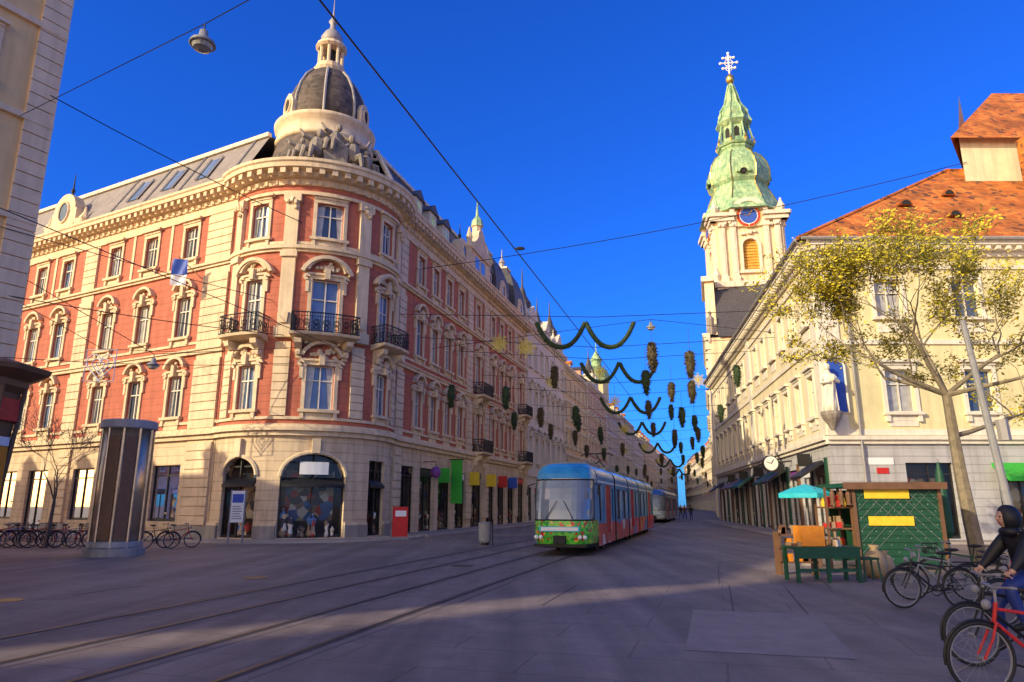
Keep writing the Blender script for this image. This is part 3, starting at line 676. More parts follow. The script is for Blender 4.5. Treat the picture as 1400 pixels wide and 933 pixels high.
for i,u in enumerate([.75+3.05*i for i in range(15)]): box(g.p('shop_piers_'+['p_darkgreen','p_black','p_brown'][i%3],['p_darkgreen','p_black','p_brown'][i%3]),FS,u-.17,u+.17,0,.1,.05,4.2)
ops=rfac(FF,LF,[4.0,8.2,12.4,16.0],'yellow_stucco',[5.0,9.6,13.8],2.4,'flat',1.45)
for o in ops: shop(g,FF,*o)
for F,us in((FF,(0.02,16.2)),(FS,(.0,20,44.8))):
    for u in us: band(g,F,u,u+1.1,5.3,15.0,.09,'white_trim','lesenes')
for c in cS:
    if R_()<.6: 
        m=random.choice(['p_brown','p_black','p_darkgreen']); polyv(g.p('awnings_'+m,m),FS,[(0.11,4.1),(1.3,3.3),(1.3,3.15),(0.11,3.9)],c-1.15,c+1.15)
polyv(g.p('front_awning','p_green'),FF,[(0,3.9),(1.1,3.2),(1.1,2.95),(.95,3.1),(0,3.7)],8.2,11.2)
for u in(2,9,16,23,30): box(g.p('projecting_signs','p_black'),FS,u+1.5,u+1.58,.1,.8,3.9,4.6)
ap=Vector((29.6,43.5,24.0)); bk=Vector((38,81,24.0))
Q=g.p('roof','orange_tiles'); e0=Vector(FF(-.6,.65,15.86)); e0.x-=.25; e1=Vector(FF(LF+6,.65,15.86)); e2=Vector(FS(LS,.7,15.86)); rp=Vector((44,43.5,24.0))
face(Q,[e0,e1,rp,ap]); face(Q,[e0,ap,bk,e2])
face(g.p('end_wall','pale_yellow'),[FS(LS,0,0),(40,84,0),(40,84,15.8),FS(LS,0,15.8)])
quad(g.p('walls_yellow_stucco','yellow_stucco'),FF,LF,LF+22,0,15.8,0)
for x,y,t in((23.5,39.2,.4),(27,40.5,.55),(25.5,38.2,.25)):
    z=15.86+8.14*t; yy=35.35+8.15*t
    Fd=Fr((x,yy,0),(1,0,0),(0,-1,0)); arc(g.p('roof_vents','orange_tiles'),Fd,0,z+.1,.0,.4,0,180,-1.2,.2,8); arc(g.p('roof_vent_holes','dark_void'),Fd,0,z+.12,.0,.28,0,180,.15,.22,8)
tube(g.p('ridge_tiles','orange_tiles'),[e0,ap],.12,6); tube(g.p('ridge_tiles','orange_tiles'),[ap,rp],.14,6)
tube(g.p('gutter','zinc'),[Vector(FF(-.7,.85,15.8)),Vector(FF(LF,.85,15.8))],.09,6); tube(g.p('gutter','zinc'),[Vector(FS(-.7,.85,15.8)),Vector(FS(LS,.85,15.8))],.09,6)
tube(g.p('downpipe','zinc'),[FF(1.6,.2,15.6),FF(1.6,.2,.2)],.06,6)
box(g.p('wall_plates','p_red'),FF,2.3,2.9,.0,.04,3.35,3.65); box(g.p('wall_plates_w','white_paint'),FF,1.9,3.2,.0,.04,3.8,4.15)
g.finish()
# niche statue on the corner
s=Obj('corner_statue'); c=Vector((16.35,35.45,0))
lathe(s.p('console','stone_statue'),(c.x,c.y,0),[(.1,5.5),(.25,5.8),(.45,6.1),(.52,6.3),(.52,6.45)],12)
lathe(s.p('robe','white_trim'),(c.x,c.y,0),[(.40,6.45),(.36,6.9),(.28,7.5),(.33,8.0),(.3,8.35),(.12,8.5),(.1,8.6)],12); s.smooth('robe')
for k in range(7): a=k*.9; tube(s.p('robe_folds','white_trim'),[(c.x+.38*math.cos(a),c.y+.38*math.sin(a),6.46),(c.x+.3*math.cos(a+.3),c.y+.3*math.sin(a+.3),7.4),(c.x+.3*math.cos(a+.6),c.y+.3*math.sin(a+.6),8.1)],[.06,.05,.03],5)
blob(s.p('head','white_trim'),W,c.x,c.y,8.78,.16,.17,.2,10,8)
tube(s.p('arms','white_trim'),[(c.x-.3,c.y,8.3),(c.x-.45,c.y-.2,7.9),(c.x-.1,c.y-.4,7.95)],[.11,.09,.07],8); tube(s.p('arms','white_trim'),[(c.x+.3,c.y,8.3),(c.x+.4,c.y-.25,7.95),(c.x+.05,c.y-.42,8.05)],[.11,.09,.07],8)
blob(s.p('child','white_trim'),W,c.x+.1,c.y-.38,8.15,.13,.12,.2,8,6)
Fn=Fr((A.x-.0,A.y-.03,0),(1,0,0),(0,-1,0))
nich=[(.1,6.45),(1.15,6.45),(1.15,8.9),(1.0,9.3),(.62,9.5),(.25,9.3),(.1,8.9)]
poly(s.p('niche','p_blue'),Fn,nich,.1,.13); tube(s.p('niche_frame','white_trim'),[Fn(u,.14,w) for u,w in nich],.07,6,True)
s.finish()
# tall house behind
g=Obj('gabled_house')
a=Vector((29.8,42,0)); F=Fr(a,(1,0,0),(0,-1,0)); AD=Vector((.62,.78,0))
def gp(u,k,z): p=a+Vector((u,0,0))+AD*k; return (p.x,p.y,z)
wall(g.p('walls','pale_yellow'),F,0,22,15,25.7,[(c,1.3,21.5,23.6) for c in(5,9,13,17)])
for c in(5,9,13,17): pane(g,F,c,1.3,21.5,23.6); surround(g,F,c,1.3,21.5,23.6,'plain','white_trim')
face(g.p('walls','pale_yellow'),[gp(0,0,0),gp(0,16,0),gp(0,16,25.7),gp(0,8,32.8),gp(0,0,25.7)])
Q=g.p('roof','orange_tiles'); face(Q,[gp(-.5,-.8,25.3),gp(22,-.8,25.3),gp(22,8,33),gp(2.6,8,33)]); face(Q,[gp(0,16,25.7),gp(22,16,25.7),gp(22,8,33),gp(2.6,8,33)])
face(Q,[gp(-.5,-.8,25.3),gp(2.6,8,33),gp(-.3,16.5,25.5)])
box(g.p('chimneys','orange_tiles'),W,32.9,33.8,40.2,41.2,15,24.9)
g.finish()

# ================================================================ CHURCH
g=Obj('church_tower')
tc_=Vector((33.6,95,0)); RO=math.radians(-8)
ex=Vector((math.cos(RO),math.sin(RO),0)); ey=Vector((ex.y,-ex.x,0))
hs=4.5; B=-1.7
faces4=[(ey,ex),(-ex,ey),(-ey,-ex),(ex,-ey)]
CO=M('church_cream',(.76,.62,.40),var=.14,dirt=.28)
for n_,d_ in faces4:
    F=Fr(tc_+n_*hs,d_,n_)
    wall(g.p('walls','church_cream'),F,-hs,hs,0,33.2+B,[(0,1.6,23,27,.8)]); pane(g,F,0,1.6,23,27,far=True)
    wall(g.p('walls','church_cream'),F,-hs,hs,33.2+B,44+B,[(0,2.1,35.0+B,39.4+B,1.05)],depth=.5)
    quad(g.p('louvres','ochre'),F,-1.05,1.05,35+B,39.4+B,-.4)
    for z in range(10): box(g.p('louvres','ochre'),F,-1.0,1.0,-.4,-.28,35.2+z*.42+B,35.35+z*.42+B)
    T=g.p('trim','old_white')
    for s_ in(-1,1):
        for x in(3.7,2.2):
            box(T,F,s_*x-.38,s_*x+.38,0,.35,33.6+B,41.2+B); box(T,F,s_*x-.5,s_*x+.5,0,.5,41.2+B,42.0+B); box(T,F,s_*x-.5,s_*x+.5,0,.5,33.2+B,34.0+B)
            box(T,F,s_*x-.4,s_*x+.4,0,.25,12,32.0+B)
            box(T,F,s_*x-.2,s_*x+.2,.36,.4,34.5+B,40.6+B)
        for k in range(5): blob(T,F,s_*3+U(-1,1),.5,41.6+B+U(-.3,.3),.25,.2,.25,6,4)
    for k in range(8): blob(T,F,U(-1.6,1.6),.25,40.3+B+U(-.25,.3),.25,.2,.2,6,4)
    arc(T,F,0,38.35+B,1.05,1.4,0,180,0,.25,12); box(T,F,-1.4,-1.05,0,.25,34.8+B,38.35+B); box(T,F,1.05,1.4,0,.25,34.8+B,38.35+B); box(T,F,-1.7,1.7,0,.4,34.4+B,34.8+B)
    box(T,F,-hs-.5,hs+.5,-.1,.7,32.4+B,33.2+B); box(T,F,-hs-.3,hs+.3,-.1,.4,31.8+B,32.4+B)
    for s_ in(-1,1): box(T,F,s_*3.6-1.6,s_*3.6+1.6,-.1,.8,42.0+B,42.6+B); box(T,F,s_*3.6-1.8,s_*3.6+1.8,-.1,1.1,42.6+B,43.1+B)
    cz=42.7+B
    arc(T,F,0,cz-.1,2.1,2.7,0,180,-.2,.9,14); poly(g.p('gable','church_cream'),F,[(-2.2,41.2+B)]+[(2.15*math.cos(math.pi-k*math.pi/12),cz-.1+2.15*math.sin(math.pi-k*math.pi/12)) for k in range(13)]+[(2.2,41.2+B)],-.3,.35)
    pc=[(1.7*math.cos(k*math.pi/12),cz+1.7*math.sin(k*math.pi/12)) for k in range(24)]
    sc=lambda f:[(x*f,cz+(z-cz)*f) for x,z in pc]
    poly(g.p('clock_ring','gold'),F,pc,.35,.42); poly(g.p('clock_face','p_red'),F,sc(.93),.42,.46); poly(g.p('clock_rim','white_paint'),F,sc(.74),.46,.48); poly(g.p('clock_centre','p_blue'),F,sc(.68),.48,.5)
    for k in range(12):
        aa=k*math.pi/6; tube(g.p('clock_marks','gold'),[F(1.28*math.cos(aa),.5,cz+1.28*math.sin(aa)),F(1.52*math.cos(aa),.5,cz+1.52*math.sin(aa))],.06,4)
    tube(g.p('clock_marks','gold'),[F(0,.54,cz),F(.5,.54,cz+.8)],.08,4); tube(g.p('clock_marks','gold'),[F(0,.54,cz),F(-1.1,.54,cz+.3)],.06,4)
lathe(g.p('copper_roof','copper_green'),tc_,[(6.3,42.0),(5.9,42.5),(5.3,43.8),(4.6,45.2),(4.1,46.4),(3.9,47.0),(4.3,47.5),(4.5,48.4),(4.5,49.4),(4.2,50.6),(3.5,51.8),(2.6,52.6),(2.2,53.1),(2.45,53.4),(2.45,53.8)],8,math.pi/8+RO)
lathe(g.p('copper_lantern','copper_green'),tc_,[(2.7,53.7),(2.9,54.0),(2.2,54.4),(1.9,54.9),(1.9,57.0),(2.3,57.3),(2.7,57.7),(2.3,58.2),(1.9,58.9),(2.0,59.6),(1.7,60.4),(1.1,61.2),(.9,62.0),(.95,62.4),(.7,63.2),(.35,64.4),(.3,64.8)],8,math.pi/8+RO)
for k in range(8):
    aa=RO+k*math.pi/4; d_=Vector((math.cos(aa),math.sin(aa),0)); F=Fr(tc_+d_*1.76,Vector((-d_.y,d_.x,0)),d_)
    poly(g.p('lantern_openings','dark_void'),F,[(-.35,55.1),(.35,55.1),(.35,56.4),(0,56.8),(-.35,56.4)],-.1,.03)
    F2=Fr(tc_+d_*4.15,Vector((-d_.y,d_.x,0)),d_); 
    if k%2==0:
        arc(g.p('copper_scrolls','copper_green'),F2,0,48.0,.55,1.0,0,180,-.2,.4,10); poly(g.p('lantern_openings','dark_void'),F2,[(.45*math.cos(j*.6),48.3+.5*math.sin(j*.6)) for j in range(10)],-.1,.25)
    a2=aa+math.pi/8; d2=Vector((math.cos(a2),math.sin(a2),0))
    tube(g.p('gilded_ribs','gold'),[tc_+d2*r+Vector((0,0,z)) for r,z in((5.3,43.8),(4.1,46.4),(3.95,47.0),(4.35,47.5),(4.55,48.4),(4.55,49.4),(4.25,50.6),(3.55,51.8),(2.65,52.6))],.09,4)
    tube(g.p('copper_ribs','copper_green'),[tc_+d2*r+Vector((0,0,z)) for r,z in((2.1,54.4),(2.5,55),(2.1,57.2),(2.6,57.9),(2.1,59),(2.1,59.7),(1.2,61.2),(.9,62.6),(.4,64.5))],.16,5)
    lathe(g.p('gilded_urns','gold'),tc_+d2*2.75,[(.12,53.9),(.25,54.3),(.1,54.7),(.03,55.2)],6)
lathe(g.p('ball','gold'),tc_,[(.2,64.8),(.55,65.1),(.7,65.6),(.55,66.1),(.2,66.4),(.15,66.6)],12); g.smooth('ball')
X=g.p('cross','white_paint'); cb=tc_+Vector((0,0,66.2))
tube(X,[cb,cb+Vector((0,0,4.0))],.13,6)
for z,w in((1.4,.9),(2.3,1.25),(3.2,.8)):
    tube(X,[cb+ex*(-w)+Vector((0,0,z)),cb+ex*w+Vector((0,0,z))],.11,6)
    for s_ in(-1,1): blob(X,W,cb.x+ex.x*w*s_,cb.y+ex.y*w*s_,cb.z+z,.24,.2,.24)
for z,rr in((1.4,.5),(2.3,.6),(3.2,.4)): ring(X,cb+Vector((0,0,z)),ex,(0,0,1),rr,.06,12,4)
blob(X,W,cb.x,cb.y,cb.z+4.0,.24,.2,.24)
for sx in(-1,1):
    for sy in(-1,1):
        p=tc_+ex*hs*sx+ey*hs*sy
        lathe(g.p('urns','old_white'),p,[(.5,43.0+B),(.35,43.3+B),(.6,44.0+B),(.3,44.6+B),(.1,45.3+B)],8); lathe(g.p('urns','old_white'),p+ex*.3*sx,[(.5,33.2+B),(.35,33.5+B),(.6,34.2+B),(.3,34.8+B),(.1,35.6+B)],8)
g.finish()
g=Obj('church_nave')
F=Fr((24.6,84,0),dRR,nRR)
wall(g.p('facade','church_cream'),F,0,20,0,22,[(4,1.6,8,13,.8),(10,3,.1,5,1.5),(16,1.6,8,13,.8)]); 
for c in(4,16): pane(g,F,c,1.6,8,13,far=True)
quad(g.p('portal','p_brown'),F,8.5,11.5,.1,5,-.25)
for u in(.8,6.8,13.2,19.2): box(g.p('pilasters','old_white'),F,u-.5,u+.5,0,.4,.5,21); box(g.p('pilasters','old_white'),F,u-.7,u+.7,0,.6,20.6,21.6)
cornice(g,F,-.2,20.2,21.4,1.2,.9,'old_white'); 
poly(g.p('facade_gable','church_cream'),F,[(1,22.6),(19,22.6),(16,26),(14.5,31),(5.5,31),(4,26)],-1,.2); box(g.p('pilasters','old_white'),F,5,15,-1.1,.6,31,31.7)
D=34
face(g.p('side_wall','church_cream'),[F(0,0,0),F(0,-D,0),F(0,-D,22),F(0,0,22)])
Q=g.p('nave_roof','slate'); face(Q,[F(-.4,-1,22),F(-.4,-D,22),F(10,-D,33),F(10,-1,33)]); face(Q,[F(20.4,-1,22),F(20.4,-D,22),F(10,-D,33),F(10,-1,33)])
for u in(1.2,18.8): lathe(g.p('statues','stone_statue'),F(u,-.2,22.6),[(.5,0),(.55,.3),(.42,1.2),(.5,2.2),(.15,2.6),(.25,2.9),(.05,3.2)],8)
g.finish()

# ================================================================ NEAR-LEFT building + unseen blocks added to cast shadows
g=Obj('beige_corner_house')
c0=Vector((-19.9,27.1,0)); dd=Vector((-.5,-.866,0)); nn=Vector((.866,-.5,0)); F=Fr(c0,dd,nn)
HB=26; LB=56
zs=[(4.5,9,'beige_stucco'),(9,13.2,'beige_stucco'),(13.2,17.6,'beige_stucco'),(17.6,22,'beige_stucco'),(22,26,'beige_stucco')]
cols=[3.2+3.4*i for i in range(15)]
for z0,z1,m in zs:
    wall(g.p('walls',m),F,0,LB,z0,z1,[(c,1.3,z0+1.1,z0+3.2) for c in cols])
    for c in cols: pane(g,F,c,1.3,z0+1.1,z0+3.2); surround(g,F,c,1.3,z0+1.1,z0+3.2,'flat','beige_quoin')
    band(g,F,0,LB,z0-.12,z0+.15,.18,'beige_quoin')
wall(g.p('ground_floor','grey_rustic'),F,0,LB,0,4.4,[(c,2.2,.2,3.6) for c in cols])
for c in cols: shop(g,F,c,2.2,.2,3.6)
cornice(g,F,0,LB,25.4,.9,.7,'beige_quoin')
quoin(g,F,.0,1.1,.2,25.4,'beige_quoin',h=.6,alt=.0)
P=g.p('side_walls','beige_stucco'); b=Vector((-24.6,25.7,0)); e=Vector(F(LB,0,0)); e2=e+Vector((-6.5,3,0))
for p,q_ in((c0,b),(b,e2),(e2,e)): face(P,[p,q_,q_+Vector((0,0,HB)),p+Vector((0,0,HB))])
face(g.p('roof','slate'),[c0+Vector((0,0,HB+.3)),b+Vector((0,0,HB+.3)),e2+Vector((0,0,HB+.3)),e+Vector((0,0,HB+.3))])
for u in(8,15,24,31,40): box(g.p('chimneys','old_white'),F,u,u+1.2,-3.5,-2,HB,HB+2)
g.finish()
simple('unseen_shadow_block',F(75.5,0,0),dd,nn,60,36,7,8,'pale_yellow',roof='slate',rh=2,sp=4)  # out of view; height and gap shaped to shade the square, leaving a sun streak
simple('unseen_shadow_block',(-70,37),(.88,-.47,0),(.47,.88,0),36,15.0,12,3,'pink_stucco',roof='slate',rh=2.5)  # out of view; added and sized to shade the corner building's lower walls

# ================================================================ GROUND
def ground_mat():
    m,nt,bs=nodes('asphalt_ground'); L=nt.links
    tc=mk(nt,'ShaderNodeTexCoord')
    def noise(s,d=6,r=.6,mp=None):
        n=mk(nt,'ShaderNodeTexNoise'); n.inputs['Scale'].default_value=s; n.inputs['Detail'].default_value=d; n.inputs['Roughness'].default_value=r
        L.new((mp or tc.outputs['Object']),n.inputs['Vector']); return n.outputs['Fac']
    a=noise(.14,8,.7); b=noise(1.4,8,.7); c=noise(40,3)
    cr=mk(nt,'ShaderNodeValToRGB'); e=cr.color_ramp.elements; e[0].position=.36; e[0].color=(.15,.115,.105,1); e[1].position=.62; e[1].color=(.31,.245,.21,1)
    mixv=mk(nt,'ShaderNodeMath',operation='MULTIPLY_ADD'); mixv.inputs[1].default_value=.4; L.new(b,mixv.inputs[0]); 
    m2=mk(nt,'ShaderNodeMath',operation='MULTIPLY'); m2.inputs[1].default_value=.6; L.new(a,m2.inputs[0]); L.new(m2.outputs[0],mixv.inputs[2]); L.new(mixv.outputs[0],cr.inputs[0])
    mp=mk(nt,'ShaderNodeMapping'); mp.inputs['Rotation'].default_value=(0,0,math.radians(16)); L.new(tc.outputs['Object'],mp.inputs[0])
    br=mk(nt,'ShaderNodeTexBrick'); br.inputs['Scale'].default_value=.22; br.inputs['Mortar Size'].default_value=.004; br.inputs['Color1'].default_value=(1,1,1,1); br.inputs['Color2'].default_value=(.86,.86,.88,1); br.inputs['Mortar'].default_value=(.5,.48,.48,1); br.inputs['Bias'].default_value=.3
    L.new(mp.outputs[0],br.inputs['Vector'])
    mu=mk(nt,'ShaderNodeMixRGB',blend_type='MULTIPLY'); mu.inputs[0].default_value=.6; L.new(cr.outputs[0],mu.inputs[1]); L.new(br.outputs[0],mu.inputs[2])
    v=mk(nt,'ShaderNodeTexVoronoi'); v.inputs['Scale'].default_value=2.2; L.new(tc.outputs['Object'],v.inputs['Vector'])
    sr=mk(nt,'ShaderNodeMapRange'); sr.inputs['From Min'].default_value=.03; sr.inputs['From Max'].default_value=.07; sr.inputs['To Min'].default_value=.6; L.new(v.outputs['Distance'],sr.inputs['Value'])
    m3=mk(nt,'ShaderNodeMixRGB',blend_type='MULTIPLY'); m3.inputs[0].default_value=.6; L.new(mu.outputs[0],m3.inputs[1]); L.new(sr.outputs[0],m3.inputs[2])
    mp2=mk(nt,'ShaderNodeMapping'); mp2.inputs['Rotation'].default_value=(0,0,math.radians(16)); mp2.inputs['Scale'].default_value=(1.2,.05,1); L.new(tc.outputs['Object'],mp2.inputs[0])
    st=noise(1.0,5,.6,mp2.outputs[0]); s3=mk(nt,'ShaderNodeMapRange'); s3.inputs['From Min'].default_value=.4; s3.inputs['From Max'].default_value=.65; s3.inputs['To Min'].default_value=.72; s3.inputs['To Max'].default_value=1.1; L.new(st,s3.inputs['Value'])
    m4=mk(nt,'ShaderNodeMixRGB',blend_type='MULTIPLY'); m4.inputs[0].default_value=.9; L.new(m3.outputs[0],m4.inputs[1]); L.new(s3.outputs[0],m4.inputs[2])
    g2=mk(nt,'ShaderNodeMixRGB',blend_type='OVERLAY'); g2.inputs[0].default_value=.45; L.new(m4.outputs[0],g2.inputs[1]); L.new(c,g2.inputs[2])
    L.new(g2.outputs[0],bs.inputs['Base Color'])
    rr=mk(nt,'ShaderNodeMapRange'); rr.inputs['To Min'].default_value=.5; rr.inputs['To Max'].default_value=.9; L.new(b,rr.inputs['Value']); L.new(rr.outputs[0],bs.inputs['Roughness'])
    bs.inputs['Specular IOR Level'].default_value=.3
    bp=mk(nt,'ShaderNodeBump'); bp.inputs['Strength'].default_value=.4; bp.inputs['Distance'].default_value=.01; L.new(c,bp.inputs['Height']); L.new(bp.outputs[0],bs.inputs['Normal'])
    MATS['ground']=m
ground_mat()
M('track_concrete',(.18,.14,.125),var=.2,scale=1.5,dirt=.2); M('pavement',(.33,.27,.23),var=.18,scale=1.5,dirt=.1); M('tar',(.06,.05,.05),var=.2,dirt=0); M('patch',(.26,.21,.19),var=.15,scale=2,dirt=.1); M('kerbstone',(.4,.35,.31),var=.15)
g=Obj('ground'); add(g.p('ground_sheet','ground'),[(-900,-900,0),(900,-900,0),(900,1200,0),(-900,1200,0)],[(0,1,2,3)]); g.finish()
g=Obj('tram_tracks'); u_=Vector((.274,.9617,0)); n_=Vector((.9617,-.274,0)); FT=Fr((0,0,0),u_,n_)
for o in(-5.08,-6.53,-8.1,-9.55):
    P=g.p('track_bed','track_concrete'); add(P,[FT(-40,o-.22,.004),FT(330,o-.22,.004),FT(330,o+.22,.004),FT(-40,o+.22,.004)],[(0,1,2,3)])
    P=g.p('flange_groove','tar'); add(P,[FT(-40,o-.035,.008),FT(330,o-.035,.008),FT(330,o+.045,.008),FT(-40,o+.045,.008)],[(0,1,2,3)])
    P=g.p('rails','rail_steel'); add(P,[FT(-40,o-.09,.012),FT(330,o-.09,.012),FT(330,o-.03,.012),FT(-40,o-.03,.012)],[(0,1,2,3)])
g.finish()
g=Obj('pavement')
def pave(F,u0,u1,wd,h=.1):
    box(g.p('slabs','pavement'),F,u0,u1,.0,wd-.18,0.001,h,max(1,nseg(F,u1-u0))); box(g.p('kerb','kerbstone'),F,u0,u1,wd-.18,wd,.001,h+.004,max(1,nseg(F,u1-u0)))
pave(FL,0.9,34,2.6); pave(FR,.6,200,2.3); pave(FS,0,46,2.0); pave(FC,-5.6,5.6,2.2)
pave(Fr((16.3,36,0),(1,0,0),(0,-1,0)),0,40,2.2)
g.finish()
g=Obj('road_patches')
for (x,y,w,l,mt) in((2.2,9.5,2.0,3.6,'patch'),(-1.0,14,1.6,3.5,'tar'),(4.8,17,2.4,5.5,'tar'),(-9,15,3,2.0,'tar'),(3.6,12,1.2,5,'tar')):
    F=Fr((x,y,0),u_,n_); 
    if mt=='tar': 
        for k in(0,1): box(g.p('seam','tar'),F,0,l,k*w,k*w+.025,.001,.004)
    else: add(g.p('patch','patch'),[F(0,0,.005),F(l,0,.005),F(l,w,.005),F(0,w,.005)],[(0,1,2,3)])
def cover(x,y,r=.33): lathe(g.p('manhole_covers','rail_steel'),(x,y,0),[(r,.002),(r,.008)],20)
for x,y in((-9.8,14.2),(-6.5,18.5),(-1.5,22),(7.5,24)): cover(x,y)
g.finish()

# ================================================================ TRAM
def tram(name,org,dirv,length=27,front='tram_green',upper='tram_blue',lower='tram_side'):
    g=Obj(name); d=Vector(dirv).normalized(); r=Vector((d.y,-d.x,0)); O=Vector((org[0],org[1],0))
    def T(x,y,z): p=O+r*x+d*y; return (p.x,p.y,z)
    lev=[(.28,1.02,.22),(.42,1.10,.08),(.7,1.15,.02),(1.0,1.15,0),(1.22,1.15,.01),(1.26,1.15,.03),(1.6,1.15,.09),(2.0,1.15,.2),(2.4,1.145,.34),(2.72,1.135,.5),(2.76,1.135,.5),(2.95,1.12,.6),(3.12,1.06,.78),(3.25,.95,1.0),(3.35,.75,1.3)]
    K=20; rows=[]
    for z,w,yf in lev:
        row=[]
        for i in range(K+1):
            t=math.radians(-90+180*i/K); sx=math.copysign(abs(math.sin(t))**.55,math.sin(t)); row.append((w*sx,yf+(1.7-yf)*(1-abs(math.cos(t))**.62),z))
        rows.append(row)
    for a in range(len(lev)-1):
        z=lev[a][0]
        for i in range(K):
            q4=[rows[a][i],rows[a][i+1],rows[a+1][i+1],rows[a+1][i]]
            if 1.24<z<2.74: part,m=('windshield','windshield') if 1<i<K-2 else ('front_pillars',upper)
            elif z<.4: part,m='front_skirt','rubber'
            elif z<1.24: part,m='front_lower',front
            else: part,m='front_upper',upper
            face(g.p(part,m),[T(*p) for p in q4])
    for pn in('windshield','front_lower','front_upper'): g.smooth(pn)
    tube(g.p('windshield_seal','rubber'),[T(*rows[5][i]) for i in range(2,K-1)],.03,5); tube(g.p('windshield_seal','rubber'),[T(*rows[9][i]) for i in range(2,K-1)],.03,5)
    for i in(2,K-2): tube(g.p('windshield_seal','rubber'),[T(*rows[a][i]) for a in range(5,10)],.03,5)
    tube(g.p('wipers','rubber'),[T(-.5,-.02,1.3),T(-.1,.06,1.95)],.015,4); tube(g.p('wipers','rubber'),[T(.5,-.02,1.3),T(.15,.06,1.95)],.015,4)
    for s in(-1,1):
        for xx in(.72,.9): 
            blob(g.p('headlights','white_paint'),lambda u,v,w:T(u,v,w),s*xx,.1 if xx>.8 else .05,.66,.08,.05,.08,10,6)
        tube(g.p('mirrors','rubber'),[T(s*1.13,.9,2.6),T(s*1.35,.7,2.5),T(s*1.35,.7,2.15)],[.02,.03,.07],6)
    Ff=Fr(T(0,-.02,0),r,-d); 
    box(g.p('front_plate','p_turq'),Ff,-.75,.75,.0,.03,.86,1.04); box(g.p('front_plate_w','white_paint'),Ff,-.68,.68,.03,.034,.89,1.01)
    box(g.p('coupler','rubber'),Ff,-.22,.22,-.1,.1,.45,.72)
    box(g.p('front_bumper','rubber'),Ff,-.95,.95,-.3,.03,.32,.42)
    mods=[];y=1.7; nm=5; gap=.45; L=(length-1.7-gap*(nm-1)-.2)/nm
    for k in range(nm): mods.append((y,y+L)); y+=L+gap
    for k,(a,b) in enumerate(mods):
        for s in(-1,1):
            F=Fr(T(s*1.15,a,0),d,r*s); ln=b-a
            door=(k in(0,2,4))
            if door:
                ops=[(ln*.32,1.25,.38,2.6),(ln*.78,ln*.32,1.15,2.5)] if k!=0 else [(.75,.9,1.2,2.6),(ln*.58,1.3,.38,2.6),(ln*.9,.6,1.15,2.5)]
            else: ops=[(ln*.27,ln*.4,1.15,2.5),(ln*.74,ln*.4,1.15,2.5)]
            W_=g.p('side_lower',lower); wall(W_,F,0,ln,.28,1.1,[(o[0],o[1],.38,1.1) for o in ops if o[2]<1],depth=.06)
            wall(g.p('side_upper',upper),F,0,ln,1.1,2.9,[(o[0],o[1],max(1.1001,o[2]),o[3]) for o in ops],depth=.06)
            for o in ops:
                quad(g.p('side_glass','windshield'),F,o[0]-o[1]/2,o[0]+o[1]/2,o[2],o[3],-.05)
                if o[2]<1:
                    for x in(-o[1]/2,-.03,o[1]/2-.06): box(g.p('door_frames','tram_red'),F,o[0]+x,o[0]+x+.06,-.045,.012,o[2],o[3])
                    box(g.p('door_frames','tram_red'),F,o[0]-o[1]/2,o[0]+o[1]/2,-.045,.01,o[2],o[2]+.3)
                else:
                    box(g.p('window_bars','rubber'),F,o[0]-.02,o[0]+.02,-.048,-.01,o[2],o[3])
            box(g.p('stripe','white_paint'),F,0,ln,0,.006,2.66,2.72)
        vs=[];pr=[(1.15,2.9),(1.12,3.0),(1.05,3.14),(.9,3.26),(.7,3.33),(-.7,3.33),(-.9,3.26),(-1.05,3.14),(-1.12,3.0),(-1.15,2.9)]
        for yy in(a,b): vs+=[T(x,yy,z) for x,z in pr]
        m=len(pr); add(g.p('roof_shell',upper),vs,[(i,i+1,i+1+m,i+m) for i in range(m-1)])
        for yy in(a,b): face(g.p('module_ends','rubber'),[T(x,yy,z) for x,z in pr]+[T(-1.15,yy,.28),T(1.15,yy,.28)])
        face(g.p('underfloor','rubber'),[T(-1.1,a,.3),T(1.1,a,.3),T(1.1,b,.3),T(-1.1,b,.3)])
        FB=Fr(T(0,0,0),r,d)
        box(g.p('roof_units','tram_grey'),FB,-.65,.65,a+.5,b-.5,3.3,3.5)
        if k in(0,2,4):
            for yy in(a+ (b-a)*.5-.8,a+(b-a)*.5+.8):
                tube(g.p('wheels','rail_steel'),[T(-.82,yy,.3),T(-.68,yy,.3)],.29,14); tube(g.p('wheels','rail_steel'),[T(.68,yy,.3),T(.82,yy,.3)],.29,14)
        if k<nm-1:
            for q in range(5): 
                yy=b+gap*(q+.5)/5; w=.98+.06*(q%2)
                FBB=Fr(T(0,yy,0),r,d); box(g.p('bellows','rubber'),FBB,-w,w,-.05,.05,.4,3.1)
    a,b=mods[1]; ym=(a+b)/2
    Q=g.p('pantograph','dark_iron'); tube(Q,[T(-.5,ym-.6,3.5),T(0,ym+.8,3.95),T(0,ym-.2,4.2)],.035,5); tube(Q,[T(.5,ym-.6,3.5),T(0,ym+.8,3.95)],.035,5); tube(Q,[T(-.8,ym-.2,4.15),T(-.6,ym-.2,4.25),T(.6,ym-.2,4.25),T(.8,ym-.2,4.15)],.03,5)
    yl=mods[-1][1]; face(g.p('rear_panel',upper),[T(-1.14,yl+.01,.3),T(1.14,yl+.01,.3),T(1.14,yl+.01,3.0),T(-1.14,yl+.01,3.0)])
    g.finish()
tram('tram',(1.72,26.0),u_)
tram('tram',(14.6,73.5),u_,24,'tram_silver','tram_navy','tram_silver')

